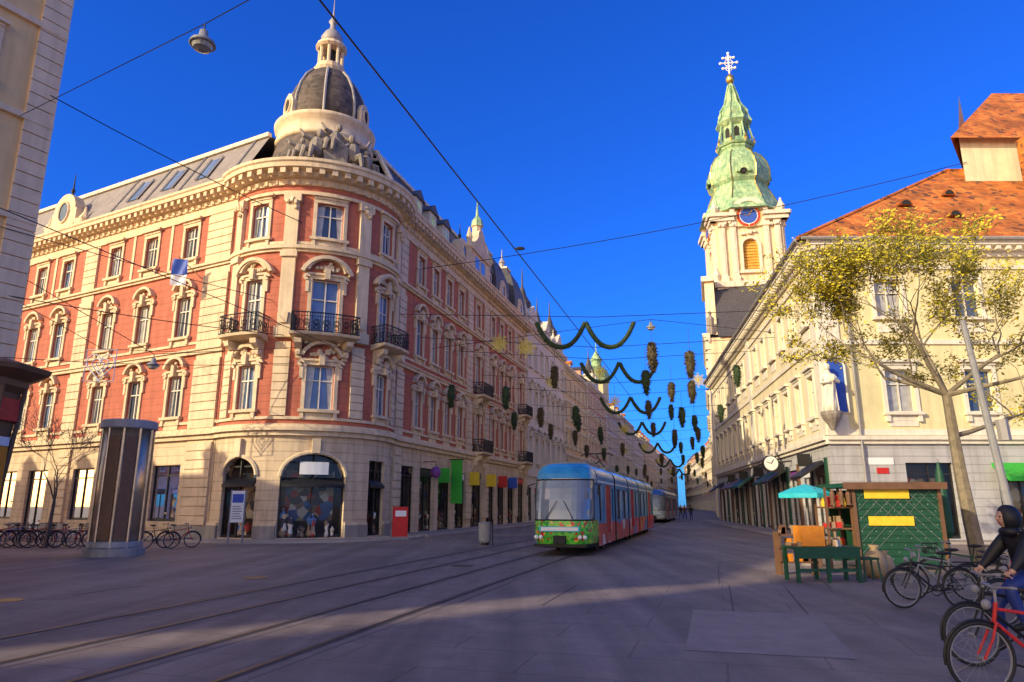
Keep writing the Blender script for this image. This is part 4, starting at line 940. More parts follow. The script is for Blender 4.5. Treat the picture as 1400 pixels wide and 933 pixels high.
# ================================================================ OVERHEAD WIRES & DECORATIONS
g=Obj('overhead_wires'); P=g.p('cables','iron')
def cable(a,b,sag=.3,r=.02,n=10):
    a=Vector(a);b=Vector(b); tube(P,[a.lerp(b,i/n)-Vector((0,0,sag*4*(i/n)*(1-i/n))) for i in range(n+1)],r,4)
a=FT(-20,-5.75,9.9); b=FT(160,-5.75,9.9); tube(P,[a,b],.022,4); tube(P,[FT(-20,-8.8,5.6),FT(160,-8.8,5.6)],.008,4); tube(P,[FT(30,-5.8,5.55),FT(160,-5.8,5.55)],.01,4)
cable((-19.0,25.5,18.2),FR(3,.1,17.5),.5,.025); cable(FR(3,.1,17.5),(30,41.9,23.8),.6,.025)
cable((-20.5,26,9.9),FR(0.5,.1,11.8),.4); cable((-21,25,12.6),FR(6,.1,13.5),.3,.018)
cable((-19.8,26.5,7.4),FC(-1.5,.1,9.2),.2,.015)
blob(g.p('insulators','iron'),W,.55,44.5,18.75,.35,.12,.14)
g.finish()
def hanglamp(x,y,z,s,wire=None):
    g=Obj('hanging_street_lamp')
    lathe(g.p('shade','p_grey'),(x,y,z),[(.05*s,.55*s),(.14*s,.5*s),(.17*s,.25*s),(.4*s,.08*s),(.45*s,-.04*s),(.4*s,-.06*s)],16); g.smooth('shade')
    lathe(g.p('bowl','glass_curtain'),(x,y,z),[(.36*s,-.05*s),(.3*s,-.2*s),(.12*s,-.28*s)],14)
    tube(g.p('hook','iron'),[(x,y,z+.5*s),(x,y,z+.8*s)],.03*s,5)
    if wire: tube(g.p('hanger','iron'),[wire[0],(x,y,z+.8*s),wire[1]],.018,4)
    g.finish()
def pix(px,py,Y):
    y=(466.5-py)/950; dz=.2295+.9733*y; dy=.9733-.2295*y; t=Y/dy
    return ((px-700)/950*t,Y,1.8+dz*t)
p=pix(277,60,17); hanglamp(*p,.8,((-20.4,25.9,17.5),(1.5,12.0,16.2)))
p=pix(890,448,45); hanglamp(*p,.7,(FR(6,0,12.6),FS(10,0,13.2)))
p=pix(209,500,33); hanglamp(*p,.7,((-22,24,12.2),FC(0,.1,10.2)))
def needles(P,pts,r,n,ln=.16):
    for k in range(n):
        i=random.randrange(len(pts)-1); c=pts[i].lerp(pts[i+1],R_()); d=Vector((U(-1,1),U(-1,1),U(-1,1))).normalized(); c=c+d*r*U(.3,1); e=d.orthogonal().normalized()*.035
        t=c+d*ln+Vector((0,0,-.03)); add(P,[tuple(c-e),tuple(c+e),tuple(t)],[(0,1,2)])
def garland(a,b,dip,r=.13,n=14):
    g=Obj('garland'); a=Vector(a);b=Vector(b)
    pts=[a.lerp(b,i/n)-Vector((0,0,dip*(1-abs(2*i/n-1)**2.3))) for i in range(n+1)]
    tube(g.p('core','fir'),pts,r,6); needles(g.p('needles','fir'),pts,r*.8,420,.12); g.finish()
def bundle(x,y,z,s=1):
    g=Obj('hanging_fir_ornament'); 
    m=random.choice(['fir','fir_brown']); tube(g.p('cord','iron'),[(x,y,z+1.0*s+1.2),(x,y,z+.8*s)],.012,4)
    a=U(.8,1.05); prof=[(.05*s,.8*s),(.25*s*a,.7*s),(.36*s*a,.4*s),(.36*s,0),(.28*s,-.4*s),(.14*s*a,-.75*s),(.03*s,-.9*s)]
    lathe(g.p('core',m),(x,y,z),[(r*.8,h) for r,h in prof],8)
    P=g.p('sprigs',m)
    for k in range(220):
        i=random.randrange(len(prof)-1); t=R_(); r=prof[i][0]*(1-t)+prof[i+1][0]*t; h=prof[i][1]*(1-t)+prof[i+1][1]*t; a=U(0,6.28)
        c=Vector((x+r*.7*math.cos(a),y+r*.7*math.sin(a),z+h)); d=Vector((math.cos(a)*U(.3,1),math.sin(a)*U(.3,1),U(-1.2,.3))).normalized(); e=d.orthogonal().normalized()*.05*s
        add(P,[tuple(c-e),tuple(c+e),tuple(c+d*.22*s)],[(0,1,2)])
    g.finish()
def star(x,y,z,r,mat='gold'):
    g=Obj('star_decoration'); P=g.p('rays',mat)
    for k in range(16):
        a=k*math.pi/8; rr=r if k%2==0 else r*.68; c=Vector((x,y,z)); d=Vector((math.cos(a),0,math.sin(a))); s=Vector((-math.sin(a),0,math.cos(a)))
        tube(P,[c,c+d*rr],.02,4)
        for q in(.5,.72): 
            for e in(-1,1): tube(P,[c+d*rr*q,c+d*rr*(q+.18)+s*e*rr*.14],.016,4)
    ring(P,(x,y,z),(1,0,0),(0,0,1),r*.35,.025,16,4); ring(P,(x,y,z),(1,0,0),(0,0,1),r*.6,.016,20,4)
    tube(g.p('cord','iron'),[(x,y,z+r),(x,y,z+r+.8)],.012,4); g.finish()
M('deco_gold',(.62,.52,.12),rough=.4,var=.2)
sw=Obj('decoration_span_wires'); SP=sw.p('cables','iron')
def span(Y,z,z0=None):
    s=(Y-PR.y)/dR.y; xl=PR.x+dR.x*s; xr=16.3+.16*(Y-36) if Y<82 else 23.6+.28*(Y-81)
    tube(SP,[(xl,Y,z+.7),((xl+xr)/2,Y,z),(xr,Y,z+.7)],.02,4); return xl,xr
spec=[(40,12.6),(46,12.2),(52,12.6),(59,12.0),(67,12.2),(76,11.8),(86,12),(97,11.5),(110,11.5),(125,11),(142,11),(160,11),(180,11),(200,11)]
for i,(Y,z) in enumerate(spec):
    xl,xr=span(Y,z) if Y>44 else (-6.9,16.9)
    if Y<44: tube(SP,[FR(.3,.1,13.6),(5,Y,z+.1),FS(4.5,.1,13.3)],.02,4)
    w=xr-xl; cx=(xl+xr)/2
    if i%2==0:
        gw=2.9
        x0=1.45 if Y==40 else cx-gw+1
        for k in range(2): garland((x0+k*(gw+.05),Y,z-.25),(x0+(k+1)*gw,Y,z-.22),1.5,.13+.0005*Y)
        for x in(x0-2.2,x0+2*gw+1.0,x0+2*gw+3.2): 
            if xl+1<x<xr-1: star(x,Y+.5,z-U(1.2,1.8),.6,'deco_gold') if R_()<.45 else bundle(x,Y,z-U(1.6,2.8),U(.85,1.05))
    else:
        n=7; 
        for k in range(n):
            x=xl+w*(k+.8)/(n+.6)+U(-.4,.4)
            if k==3: star(x,Y,z-U(1.3,2),.6,'deco_gold')
            else: bundle(x,Y,z-U(1.8,3.6),U(.85,1.05))
sw.finish()
star(.8,38,10.4,.6,'deco_gold')
g=Obj('wire_heart_decoration'); c=Vector(pix(137,500,32)); P=g.p('wires','white_paint')
for s in(1,.6,.3):
    tube(P,[c+Vector((s*.045*(16*math.sin(t)**3)*.9,0,s*.045*(13*math.cos(t)-5*math.cos(2*t)-2*math.cos(3*t)-math.cos(4*t)))) for t in [k*.2618 for k in range(24)]],.03,4,True)
tube(P,[c+Vector((-.7,0,.75)),c+Vector((.7,0,.75)),c+Vector((.7,0,-.75)),c+Vector((-.7,0,-.75))],.03,4,True)
tube(g.p('hanger','iron'),[(-22,26,11.0),c+Vector((0,0,.8)),FL(3,.1,10.5)],.015,4); g.finish()

# ================================================================ TREES
def tree(name,base,h,r,seed,bark,leaf=None,lean=(0,0),nleaf=0,spread=.8,depth=5,twig=.012,trunkfrac=.38,lsz=.07,limbs=None):
    rnd=random.Random(seed); g=Obj(name); P=g.p('branches',bark); tips=[]
    def rec(p,d,L,rad,k):
        n=4; pts=[p]; rr=[rad]; q=Vector(p); dd=d.copy()
        for i in range(n):
            wb=.16 if k else .05
            dd=(dd+Vector((rnd.uniform(-1,1),rnd.uniform(-1,1),rnd.uniform(-.5,.7)))*wb).normalized(); q=q+dd*(L/n); pts.append(q.copy()); rr.append(max(twig*.5,rad*(1-.42*(i+1)/n)))
        tube(P,pts,rr,7 if k<2 else (5 if k<4 else 3))
        if k>=depth-2: tips.extend(pts[1:])
        if k>=depth: return
        if k==0 and limbs:
            for (dx,dy,dz,lf,at) in limbs:
                rec(pts[at],Vector((dx,dy,dz)).normalized(),lf,rr[-1]*.62,1)
            return
        nb=(3 if k==0 else rnd.choice([2,3,3])) 
        for j in range(nb):
            e=pts[-1] if j<2 else pts[rnd.choice([2,3])]
            side=Vector((rnd.uniform(-1,1),rnd.uniform(-1,1),rnd.uniform(-.1,.5))).normalized()
            nd=(dd*1.0+side*spread).normalized(); rec(e,nd,L*rnd.uniform(.62,.85) if k>0 else L*rnd.uniform(.6,.8),rr[-1]*rnd.uniform(.6,.8),k+1)
    rec(Vector(base),Vector((lean[0],lean[1],1)).normalized(),h*trunkfrac,r,0)
    if leaf:
        for q,(lf,share) in enumerate(leaf):
            Q=g.p('leaf_buds_'+lf,lf)
            for k in range(int(nleaf*share)):
                c=rnd.choice(tips)+Vector((rnd.gauss(0,.14),rnd.gauss(0,.14),rnd.gauss(0,.14))); a=Vector((rnd.uniform(-1,1),rnd.uniform(-1,1),rnd.uniform(-1,1))).normalized(); b=a.orthogonal(); s=lsz*rnd.uniform(.5,1.2)
                add(Q,[tuple(c-a*s),tuple(c+b*s*.5),tuple(c+a*s),tuple(c-b*s*.5)],[(0,1,2,3)])
    g.finish()
tree('budding_tree',(14.3,22.2,0),10.5,.24,21,'bark_light',[('bud_yellow',.7),('bud_olive',.3)],(-.04,0),34000,.9,6,.016,.5,.072,limbs=[(-1,.1,.35,2.4,4),(-.6,-.3,.9,2.3,4),(.1,.4,1,2.1,4),(.8,-.2,.7,2.3,4),(1,.3,.25,2.6,3),(-.9,.5,.45,1.9,4),(.7,-.6,.2,2.0,4)])
tree('bare_tree',(-20.0,31.0,0),6.5,.11,5,'bark',None,(0,0),0,.8,6,.014,.3)

# ================================================================ STREET FURNITURE
g=Obj('advertising_column'); c=(-14.55,26.5,0)
lathe(g.p('base','plinth_stone'),c,[(1.02,0),(1.02,.25),(.9,.3)],24); lathe(g.p('drum','steel'),c,[(.84,.3),(.84,4.6)],32)
for k in range(10):
    a=k*math.pi/5; tube(g.p('ribs','steel'),[(c[0]+.87*math.cos(a),c[1]+.87*math.sin(a),.3),(c[0]+.87*math.cos(a),c[1]+.87*math.sin(a),4.6)],.05,8)
for k in(0,3,5,7,8): 
    a=(k+.5)*math.pi/5; d=Vector((math.cos(a),math.sin(a),0)); F=Fr(Vector(c)+d*.84,Vector((-d.y,d.x,0)),d); box(g.p('panels','p_brown'),F,-.2,.2,-.05,.02,.6,4.3)
lathe(g.p('cap','zinc'),c,[(.86,4.55),(.98,4.6),(.98,4.85),(.92,4.9)],32); lathe(g.p('band','zinc'),c,[(.86,.3),(.92,.32),(.92,.5),(.86,.52)],32); g.smooth('drum'); g.finish()
g=Obj('poster_kiosk'); c=Vector((-17.2,22,0))
lathe(g.p('base','dark_iron'),c,[(1.1,0),(1.1,.5),(.95,.6)],8,.39); lathe(g.p('core','p_brown'),c,[(.95,.6),(1.25,5.4)],8,.39)
for k in range(8):
    a=.39+k*math.pi/4+math.pi/8; d=Vector((math.cos(a),math.sin(a),0)); F=Fr(c+d*1.08,Vector((-d.y,d.x,0)),d); 
    box(g.p('posters_'+str(k%2),['p_red','p_orange'][k%2]),F,-.36,.36,-.1,.04,.9,3.6)
    box(g.p('poster_borders','white_paint'),F,-.36,.36,-.1,.05,3.62,3.9); box(g.p('frieze_panels','p_red'),F,-.42,.42,-.1,.16,4.4,5.1)
    a=.39+k*math.pi/4; tube(g.p('posts','p_brown'),[(c.x+1.0*math.cos(a),c.y+1.0*math.sin(a),.5),(c.x+1.38*math.cos(a),c.y+1.38*math.sin(a),5.6)],.07,6)
lathe(g.p('canopy','p_brown'),c,[(1.25,5.3),(1.45,5.5),(1.45,5.7),(2.0,5.95),(2.05,6.1),(1.9,6.15),(1.2,6.35),(.3,6.5)],8,.39); g.finish()
g=Obj('litter_bin'); c=(-1.25,33.2,0)
lathe(g.p('bin_body','p_grey'),c,[(.24,.12),(.28,.2),(.3,.95),(.32,1.0),(.25,1.02),(.22,.9)],16); tube(g.p('post','iron'),[(c[0]+.36,c[1],0),(c[0]+.36,c[1],1.15)],.03,6); lathe(g.p('foot','iron'),c,[(.2,0),(.2,.12)],12); g.finish()
g=Obj('information_sign'); F=Fr((-12.9,33.6,0),(1,0,0),(0,-1,0))
tube(g.p('posts','p_grey'),[F(-.33,0,0),F(-.33,0,2.5)],.04,6); tube(g.p('posts','p_grey'),[F(.33,0,0),F(.33,0,2.5)],.04,6); box(g.p('panel','white_paint'),F,-.3,.3,-.03,.03,1.0,2.45); box(g.p('header','p_blue'),F,-.26,.26,.03,.04,1.9,2.3)
for k in range(6): box(g.p('text_lines','p_grey'),F,-.24,.24-.05*(k%3),.03,.036,1.15+k*.11,1.19+k*.11)
g.finish()
g=Obj('display_stand'); F=Fr((-6.0,38.5,0),(.9,.4,0),(.4,-.9,0)); box(g.p('board','p_red'),F,-.4,.4,-.1,.1,.15,1.7); box(g.p('foot','p_grey'),F,-.45,.45,-.25,.25,0,.15); box(g.p('label','white_paint'),F,-.3,.3,.1,.11,1.2,1.5); g.finish()
g=Obj('banner_sign'); box(g.p('banner','p_green'),FR,9.8,9.9,.15,1.0,1.9,5.0); box(g.p('bracket','iron'),FR,9.82,9.88,0,1.1,5.0,5.08); g.finish()
g=Obj('shop_lantern'); blob(g.p('globe','p_purple'),FR,5.0,.9,3.9,.35,.35,.4,12,8); tube(g.p('arm','iron'),[FR(5,0,4.6),FR(5,.9,4.6),FR(5,.9,4.2)],.03,5); g.finish()
g=Obj('street_clock'); c=Vector(FS(8.5,1.3,4.35)); 
tube(g.p('case','p_black'),[c+Vector((0,.12,0)),c-Vector((0,.12,0))],.5,20); tube(g.p('dial','white_paint'),[c-Vector((0,.12,0)),c-Vector((0,.15,0))],.44,20); tube(g.p('arm','iron'),[FS(8.5,0,4.5),c],.05,5)
tube(g.p('hands','p_black'),[c-Vector((0,.17,0)),c+Vector((.15,-.17,.25))],.02,4); tube(g.p('hands','p_black'),[c-Vector((0,.17,0)),c+Vector((-.3,-.17,.1))],.018,4); g.finish()

# market stall
g=Obj('market_stall'); F=Fr((9.75,20.8,0),(1,-.08,0),(-.08,-1,0))
box(g.p('front_shutter','p_darkgreen'),F,.25,2.6,-.06,.0,.12,2.25)
for k in range(11): box(g.p('shutter_slats','p_darkgreen'),F,.3,2.55,.0,.025,.2+k*.185,.3+k*.185)
for x in(.2,2.6): box(g.p('posts','p_brown'),F,x-.05,x+.05,-.08,.06,0,2.3)
box(g.p('side','p_darkgreen'),F,2.55,2.6,-2,-.08,.1,2.25); box(g.p('back','p_darkgreen'),F,.2,2.6,-2.05,-2,.1,2.25)
box(g.p('roof','p_darkgreen'),F,-.1,2.75,-2.15,.18,2.3,2.42); box(g.p('roof_trim','p_brown'),F,-.12,2.77,.18,.22,2.24,2.44)
for k in range(3): box(g.p('shelves','p_brown'),F,-.55,.15,-1.0,-.1,.5+k*.6,.55+k*.6)
for x in(-.55,.15):
    for v in(-1.0,-.1): box(g.p('shelf_posts','p_brown'),F,x-.03,x+.03,v-.03,v+.03,0,2.3)
for k in range(46):
    lv=random.choice([.55,1.15,1.75]); q=k%4
    if q<2: box(g.p('goods_%d'%q,['p_tan','p_red'][q]),F,*(lambda x,v:(x,x+U(.08,.18),v,v+.12))(U(-.5,-.05),U(-.9,-.25)),lv,lv+U(.1,.35))
    else: lathe(g.p('goods_%d'%q,['p_brown','p_yellow'][q-2]),F(U(-.45,.05),U(-.85,-.2),lv),[(.05,0),(.07,.1),(.03,.2),(.05,.25)],8)
box(g.p('yellow_plates','p_yellow'),F,.5,1.75,.05,.07,1.98,2.24); box(g.p('yellow_plates','p_yellow'),F,.55,1.8,.05,.07,1.22,1.48)
for i in range(12):
    for j in range(10):
        if (i+j)%2==0: blob(g.p('fairy_lights','white_paint'),F,.35+i*.19,.045,.3+j*.19,.011,.011,.011,4,2)
for j in range(7):
    tube(g.p('light_net','p_grey'),[F(.3,.035,.15+j*.3),F(.3+min(2.2,(2.2-.15-j*.3)),.035,.15+j*.3+min(2.2,(2.2-.15-j*.3)))],.004,3)
    tube(g.p('light_net','p_grey'),[F(2.55,.035,.15+j*.3),F(2.55-min(2.2,(2.2-.15-j*.3)),.035,.15+j*.3+min(2.2,(2.2-.15-j*.3)))],.004,3)
for u_0 in(-.4,-.15,.05): lathe(g.p('hanging_goods','p_brown'),F(u_0,.05,1.8),[(.02,.45),(.08,.3),(.06,.05),(.1,0)],8)
g.finish()
g=Obj('market_table'); F=Fr((6.75,17.3,0),(1,.02,0),(.02,-1,0))
box(g.p('top','p_darkgreen'),F,0,1.6,-.8,0,.76,.82); box(g.p('apron','p_darkgreen'),F,.03,1.57,-.03,.0,.55,.76)
for x in(.06,1.54,.8):
    for v in(-.05,-.75): box(g.p('legs','p_darkgreen'),F,x-.04,x+.04,v-.04,v+.04,0,.76)
box(g.p('rail','p_darkgreen'),F,.05,1.55,-.06,-.03,.25,.32)
box(g.p('crate','p_orange'),F,.25,.8,-.6,-.1,.83,1.3)
for k in range(14): box(g.p('goods_%d'%(k%3),['p_brown','p_tan','p_yellow'][k%3]),F,*(lambda x,v:(x,x+.14,v,v+.1))(U(.0,1.4),U(-.75,-.15)),.822,.86+U(0,.12))
lathe(g.p('scale','steel'),F(1.15,-.3,.82),[(.12,0),(.1,.15),(.04,.2),(.04,.35),(.16,.4),(.17,.43)],12); g.finish()
g=Obj('stool'); 
for x,y in((8.5,17.6),): 
    box(g.p('seat','p_darkgreen'),W,x,x+.4,y,y+.4,.5,.55)
    for a in(.03,.37):
        for b in(.03,.37): tube(g.p('legs','p_darkgreen'),[(x+a,y+b,.5),(x+a+(a-.2)*.2,y+b+(b-.2)*.2,0)],.025,5)
g.finish()
g=Obj('sack'); 
for x,y,s in((9.3,18.6,1),(9.7,18.9,.8)): lathe(g.p('bags','sackcloth'),(x,y,0),[(.2*s,0),(.27*s,.1),(.28*s,.35*s),(.2*s,.6*s),(.08*s,.7*s),(.14*s,.8*s)],12)
g.smooth('bags'); g.finish()
def parasol(name,x,y,z,r,mat,closed=False):
    g=Obj(name); tube(g.p('pole','p_grey'),[(x,y,0),(x,y,z+.5)],.03,8); lathe(g.p('base','plinth_stone'),(x,y,0),[(.3,0),(.3,.08),(.05,.12)],16)
    if closed: lathe(g.p('folded_canopy',mat),(x,y,0),[(.1,z-1.9),(.2,z-1.7),(.17,z-.8),(.12,z),(.03,z+.4)],10)
    else:
        lathe(g.p('canopy',mat),(x,y,0),[(r,z-.14),(r,z),(r*.6,z+.14),(.05,z+.28)],8)
        for k in range(8): a=k*math.pi/4; tube(g.p('ribs','p_grey'),[(x,y,z+.1),(x+r*.95*math.cos(a),y+r*.95*math.sin(a),z-.02)],.012,4)
    g.finish()
parasol('turquoise_parasol',9.2,22.3,2.15,.85,'p_turq'); parasol('folded_parasol',13.3,22.0,2.7,.5,'p_darkgreen',True)
g=Obj('goods_rack'); F=Fr((7.1,19.2,0),(1,0,0),(0,-1,0))
for k in range(3): box(g.p('shelf','p_brown'),F,0,1.0,-.4,.0,.3+.35*k,.34+.35*k)
for x in(.02,.98): box(g.p('posts','p_brown'),F,x-.03,x+.03,-.4,0,0,1.1)
for k in range(24): 
    q=k%3; x=U(.06,.85); z=.34+.35*random.randrange(3); box(g.p('items_%d'%q,['p_tan','p_brown','p_orange'][q]),F,x,x+.12,-.3,-.1,z,z+U(.08,.25))
g.finish()
g=Obj('lamp_mast'); tube(g.p('mast','p_grey'),[(14.2,20.2,0),(13.9,20.2,3.5),(13.55,20.2,7.2)],[.13,.11,.08],10); tube(g.p('box','zinc'),[(14.15,20.05,3.6),(14.13,20.05,4.2)],.16,6); g.finish()

# ================================================================ BICYCLES
def bicycle(x,y,hd,frame,lean=0,basket=False):
    g=Obj('bicycle'); d=Vector((math.cos(hd),math.sin(hd),0)); s=Vector((-d.y,d.x,0)); up=(Vector((0,0,1))+s*lean).normalized()
    def T(a,b,z): p=Vector((x,y,0))+d*a+s*b+up*z; return p
    for a in(-.53,.53):
        ring(g.p('tyres','rubber'),T(a,0,.34),d,up,.325,.02,28,6); ring(g.p('rims','p_grey'),T(a,0,.34),d,up,.30,.01,28,5)
        for k in range(14): an=k*2*math.pi/14; tube(g.p('spokes','p_grey'),[T(a,0,.34),T(a+.3*math.cos(an),0,.34+.3*math.sin(an))],.0022,3)
        tube(g.p('hubs','p_grey'),[T(a,-.05,.34),T(a,.05,.34)],.025,8)
    P=g.p('frame',frame); bb=T(-.08,0,.3); st=T(-.22,0,.78); hb=T(.36,0,.68); ht=T(.32,0,.86)
    for a,b,r in((bb,st,.017),(bb,hb,.02),(T(-.2,0,.72),T(.33,0,.8),.017),(hb,ht,.02)): tube(P,[a,b],r,8)
    for q in(-.06,.06):
        tube(P,[bb+s*q*.5,T(-.53,q,.34)],.011,6); tube(P,[T(-.21,q*.4,.74),T(-.53,q,.34)],.009,6); tube(P,[hb+s*q*.6,T(.43,q,.52),T(.53,q,.34)],.013,6)
    Q=g.p('fittings','rubber'); tube(Q,[st,T(-.25,0,.92)],.014,6)
    blob(Q,lambda u,v,w:tuple(T(u,v,w)),-.27,0,.95,.14,.08,.035,10,6)
    tube(g.p('handlebar','p_grey'),[ht,T(.32,0,.98)],.014,6); tube(g.p('handlebar','p_grey'),[T(.18,-.28,1.0),T(.3,-.22,1.02),T(.34,0,1.0),T(.3,.22,1.02),T(.18,.28,1.0)],.012,6)
    tube(Q,[T(.18,-.29,1.0),T(.26,-.25,1.01)],.018,6); tube(Q,[T(.18,.29,1.0),T(.26,.25,1.01)],.018,6)
    ring(g.p('chainring','dark_iron'),bb,d,up,.09,.01,16,4); tube(Q,[bb-s*.08,T(.06,-.09,.24),T(.06,-.18,.24)],.012,5); tube(Q,[bb+s*.08,T(-.22,.09,.36),T(-.22,.18,.36)],.012,5)
    tube(Q,[T(-.08,-.05,.39),T(-.53,-.05,.38)],.006,4); tube(Q,[T(-.08,-.05,.21),T(-.53,-.05,.3)],.006,4)
    for a,a0,a1 in((-.53,20,200),(.53,-10,130)):
        tube(g.p('mudguards','p_black'),[T(a+.355*math.cos(math.radians(a0+(a1-a0)*k/10)),0,.34+.355*math.sin(math.radians(a0+(a1-a0)*k/10))) for k in range(11)],.016,4)
    tube(Q,[T(-.25,0,.72),T(-.75,0,.72)],.012,4); tube(Q,[T(-.7,0,.72),T(-.55,.05,.36)],.006,4)
    blob(g.p('lamp','p_grey'),lambda u,v,w:tuple(T(u,v,w)),.42,0,.84,.05,.04,.05,8,6)
    if basket:
        for z in(.78,.88,.98): 
            tube(Q,[T(.42,-.16,z),T(.42,.16,z),T(.7,.16,z),T(.7,-.16,z)],.008,4,True)
        for k in range(6): 
            for b in(-.16,.16): tube(Q,[T(.42+.056*k,b,.78),T(.42+.056*k,b,.98)],.005,3)
    g.finish()
bicycle(7.55,13.2,math.pi,'dark_iron',.06); bicycle(8.3,14.2,math.pi*.95,'p_grey',.05); bicycle(9.6,15.5,math.pi*.85,'p_darkgreen',-.04,True)
bicycle(8.0,11.3,math.pi*1.02,'p_black',.05); bicycle(10.2,14.6,math.pi*.9,'p_black',.03,True); bicycle(9.0,12.6,math.pi*.9,'p_red',.03,True)
bicycle(5.12,7.35,math.pi,'p_red',0.05)
RBX,RBY=5.85,8.6
bicycle(RBX,RBY,math.pi,'p_black',0.0)
for i in range(9): bicycle(-22.6+i*.55+U(-.1,.1),31.6+U(-.3,.3),math.radians(60+U(-8,8)),random.choice(['p_black','p_blue','p_red','p_grey','dark_iron']),U(-.1,.1),i%3==0)
bicycle(-15.0,30.6,.2,'p_black',.05); bicycle(-14.4,31.2,.4,'p_red',.05)
g=Obj('bicycle_rack')
for i in range(9): x=-22.4+i*.55; tube(g.p('hoops','p_grey'),[(x,31.2,0),(x,31.2,.7),(x+.05,31.8,.75),(x+.05,31.8,0)],.02,6)
g.finish()

# ================================================================ PEOPLE
def person(name,pos,hd,J,R,seg,cols,head,headr=1.0,hair='hair',hood=None):
    ks=list(J); idx={k:i for i,k in enumerate(ks)}
    c,s=math.cos(hd),math.sin(hd)
    def T(p): return Vector((pos[0]+p[0]*c-p[1]*s,pos[1]+p[0]*s+p[1]*c,pos[2]+p[2]))
    me=bpy.data.meshes.new('body'); me.from_pydata([tuple(T(J[k])) for k in ks],[(idx[a],idx[b]) for a,b,_ in seg],[])
    o=bpy.data.objects.new('body',me); scene.collection.objects.link(o)
    m=o.modifiers.new('s','SKIN'); m.use_smooth_shade=True
    for k in ks:
        v=me.skin_vertices[0].data[idx[k]]; v.radius=R[k] if isinstance(R[k],tuple) else (R[k],R[k])
    me.skin_vertices[0].data[idx['pelvis']].use_root=True
    sb=o.modifiers.new('d','SUBSURF'); sb.levels=1; sb.render_levels=1
    dg=bpy.context.evaluated_depsgraph_get(); ev=o.evaluated_get(dg); nm=bpy.data.meshes.new_from_object(ev)
    bpy.data.objects.remove(o)
    labs=sorted(set(l for _,_,l in seg)); nm.materials.clear()
    for l in labs: nm.materials.append(MATS[cols[l]])
    sg=[(T(J[a]),T(J[b]),labs.index(l)) for a,b,l in seg]
    for f in nm.polygons:
        f.use_smooth=True; p=f.center; best=9;bi=0
        for a,b,l in sg:
            ab=b-a; t=max(0,min(1,(p-a).dot(ab)/max(1e-9,ab.length_squared))); dd=(p-a-ab*t).length
            if dd<best: best=dd;bi=l
        f.material_index=bi
    e=bpy.data.objects.new(name,None); scene.collection.objects.link(e); b=bpy.data.objects.new('body',nm); scene.collection.objects.link(b); b.parent=e
    g=Obj('tmp'); hx,hy,hz=head; r=.105*headr
    FH=lambda u,v,w: tuple(T((u,v,w)))
    blob(g.p('head','skin'),FH,hx,hy,hz,r*.95,r*.78,r*1.2,14,10); blob(g.p('head','skin'),FH,hx+r*.98,hy,hz-.01,.022,.016,.03,6,4)
    for q in(-1,1): blob(g.p('head','skin'),FH,hx-.005,hy+q*r*.8,hz,.025,.014,.035,6,4); blob(g.p('eyes','p_black'),FH,hx+r*.84,hy+q*.035,hz+.015,.012,.012,.009,6,4)
    blob(g.p('mouth','p_red'),FH,hx+r*.86,hy,hz-.055,.01,.025,.007,6,4)
    blob(g.p('hair',hair),FH,hx-.02,hy,hz+.03,r*1.02,r*.9,r*1.18,12,8)
    if hood: blob(g.p('hood',hood),FH,hx-.045,hy,hz+.0,r*1.25,r*1.2,r*1.45,14,10); blob(g.p('hood',hood),FH,hx-.03,hy,hz-.16,.12,.13,.07,12,6)
    for k,(v,f,mt,_) in g.parts.items():
        m2=bpy.data.meshes.new(k); m2.from_pydata(v,[],f); m2.materials.append(MATS[mt]); m2.polygons.foreach_set('use_smooth',[True]*len(m2.polygons)); oo=bpy.data.objects.new(k,m2); scene.collection.objects.link(oo); oo.parent=e
    return e,T
SEG=[('pelvis','waist','top'),('waist','chest','top'),('chest','neck','top'),('neck','skull','skin'),
 ('chest','shL','top'),('shL','elL','top'),('elL','wrL','top'),('wrL','haL','skin'),('chest','shR','top'),('shR','elR','top'),('elR','wrR','top'),('wrR','haR','skin'),
 ('pelvis','hiL','legs'),('hiL','knL','legs'),('knL','anL','legs'),('anL','toL','shoe'),('pelvis','hiR','legs'),('hiR','knR','legs'),('knR','anR','legs'),('anR','toR','shoe')]
RAD=dict(pelvis=(.15,.12),waist=(.14,.11),chest=(.17,.12),neck=.06,skull=.05,shL=.075,elL=.055,wrL=.04,haL=.035,shR=.075,elR=.055,wrR=.04,haR=.035,hiL=.10,knL=.07,anL=.05,toL=.04,hiR=.10,knR=.07,anR=.05,toR=.04)
def walker(x,y,hd,top,legs,ph=1,sc=1.0):
    k=.22*ph
    J=dict(pelvis=(0,0,.95),waist=(0,0,1.1),chest=(.01,0,1.35),neck=(.02,0,1.5),skull=(.03,0,1.58),
     shL=(0,.19,1.42),elL=(-.06*ph,.24,1.15),wrL=(.1-.12*ph,.24,.93),haL=(.14-.12*ph,.23,.84),shR=(0,-.19,1.42),elR=(.06*ph-.04,-.24,1.15),wrR=(.12*ph+.06,-.24,.93),haR=(.12*ph+.1,-.23,.84),
     hiL=(0,.1,.9),knL=(k*.7+.04,.1,.5),anL=(k,.1,.09),toL=(k+.16,.11,.04),hiR=(0,-.1,.9),knR=(-k*.3+.04,-.1,.5),anR=(-k*1.2,-.1,.12),toR=(-k*1.2+.15,-.11,.05))
    J={a:(b[0]*sc,b[1]*sc,b[2]*sc) for a,b in J.items()}
    person('pedestrian',(x,y,0),hd,J,RAD,SEG,dict(top=top,legs=legs,shoe='p_black',skin='skin'),(.04*sc,0,1.66*sc))
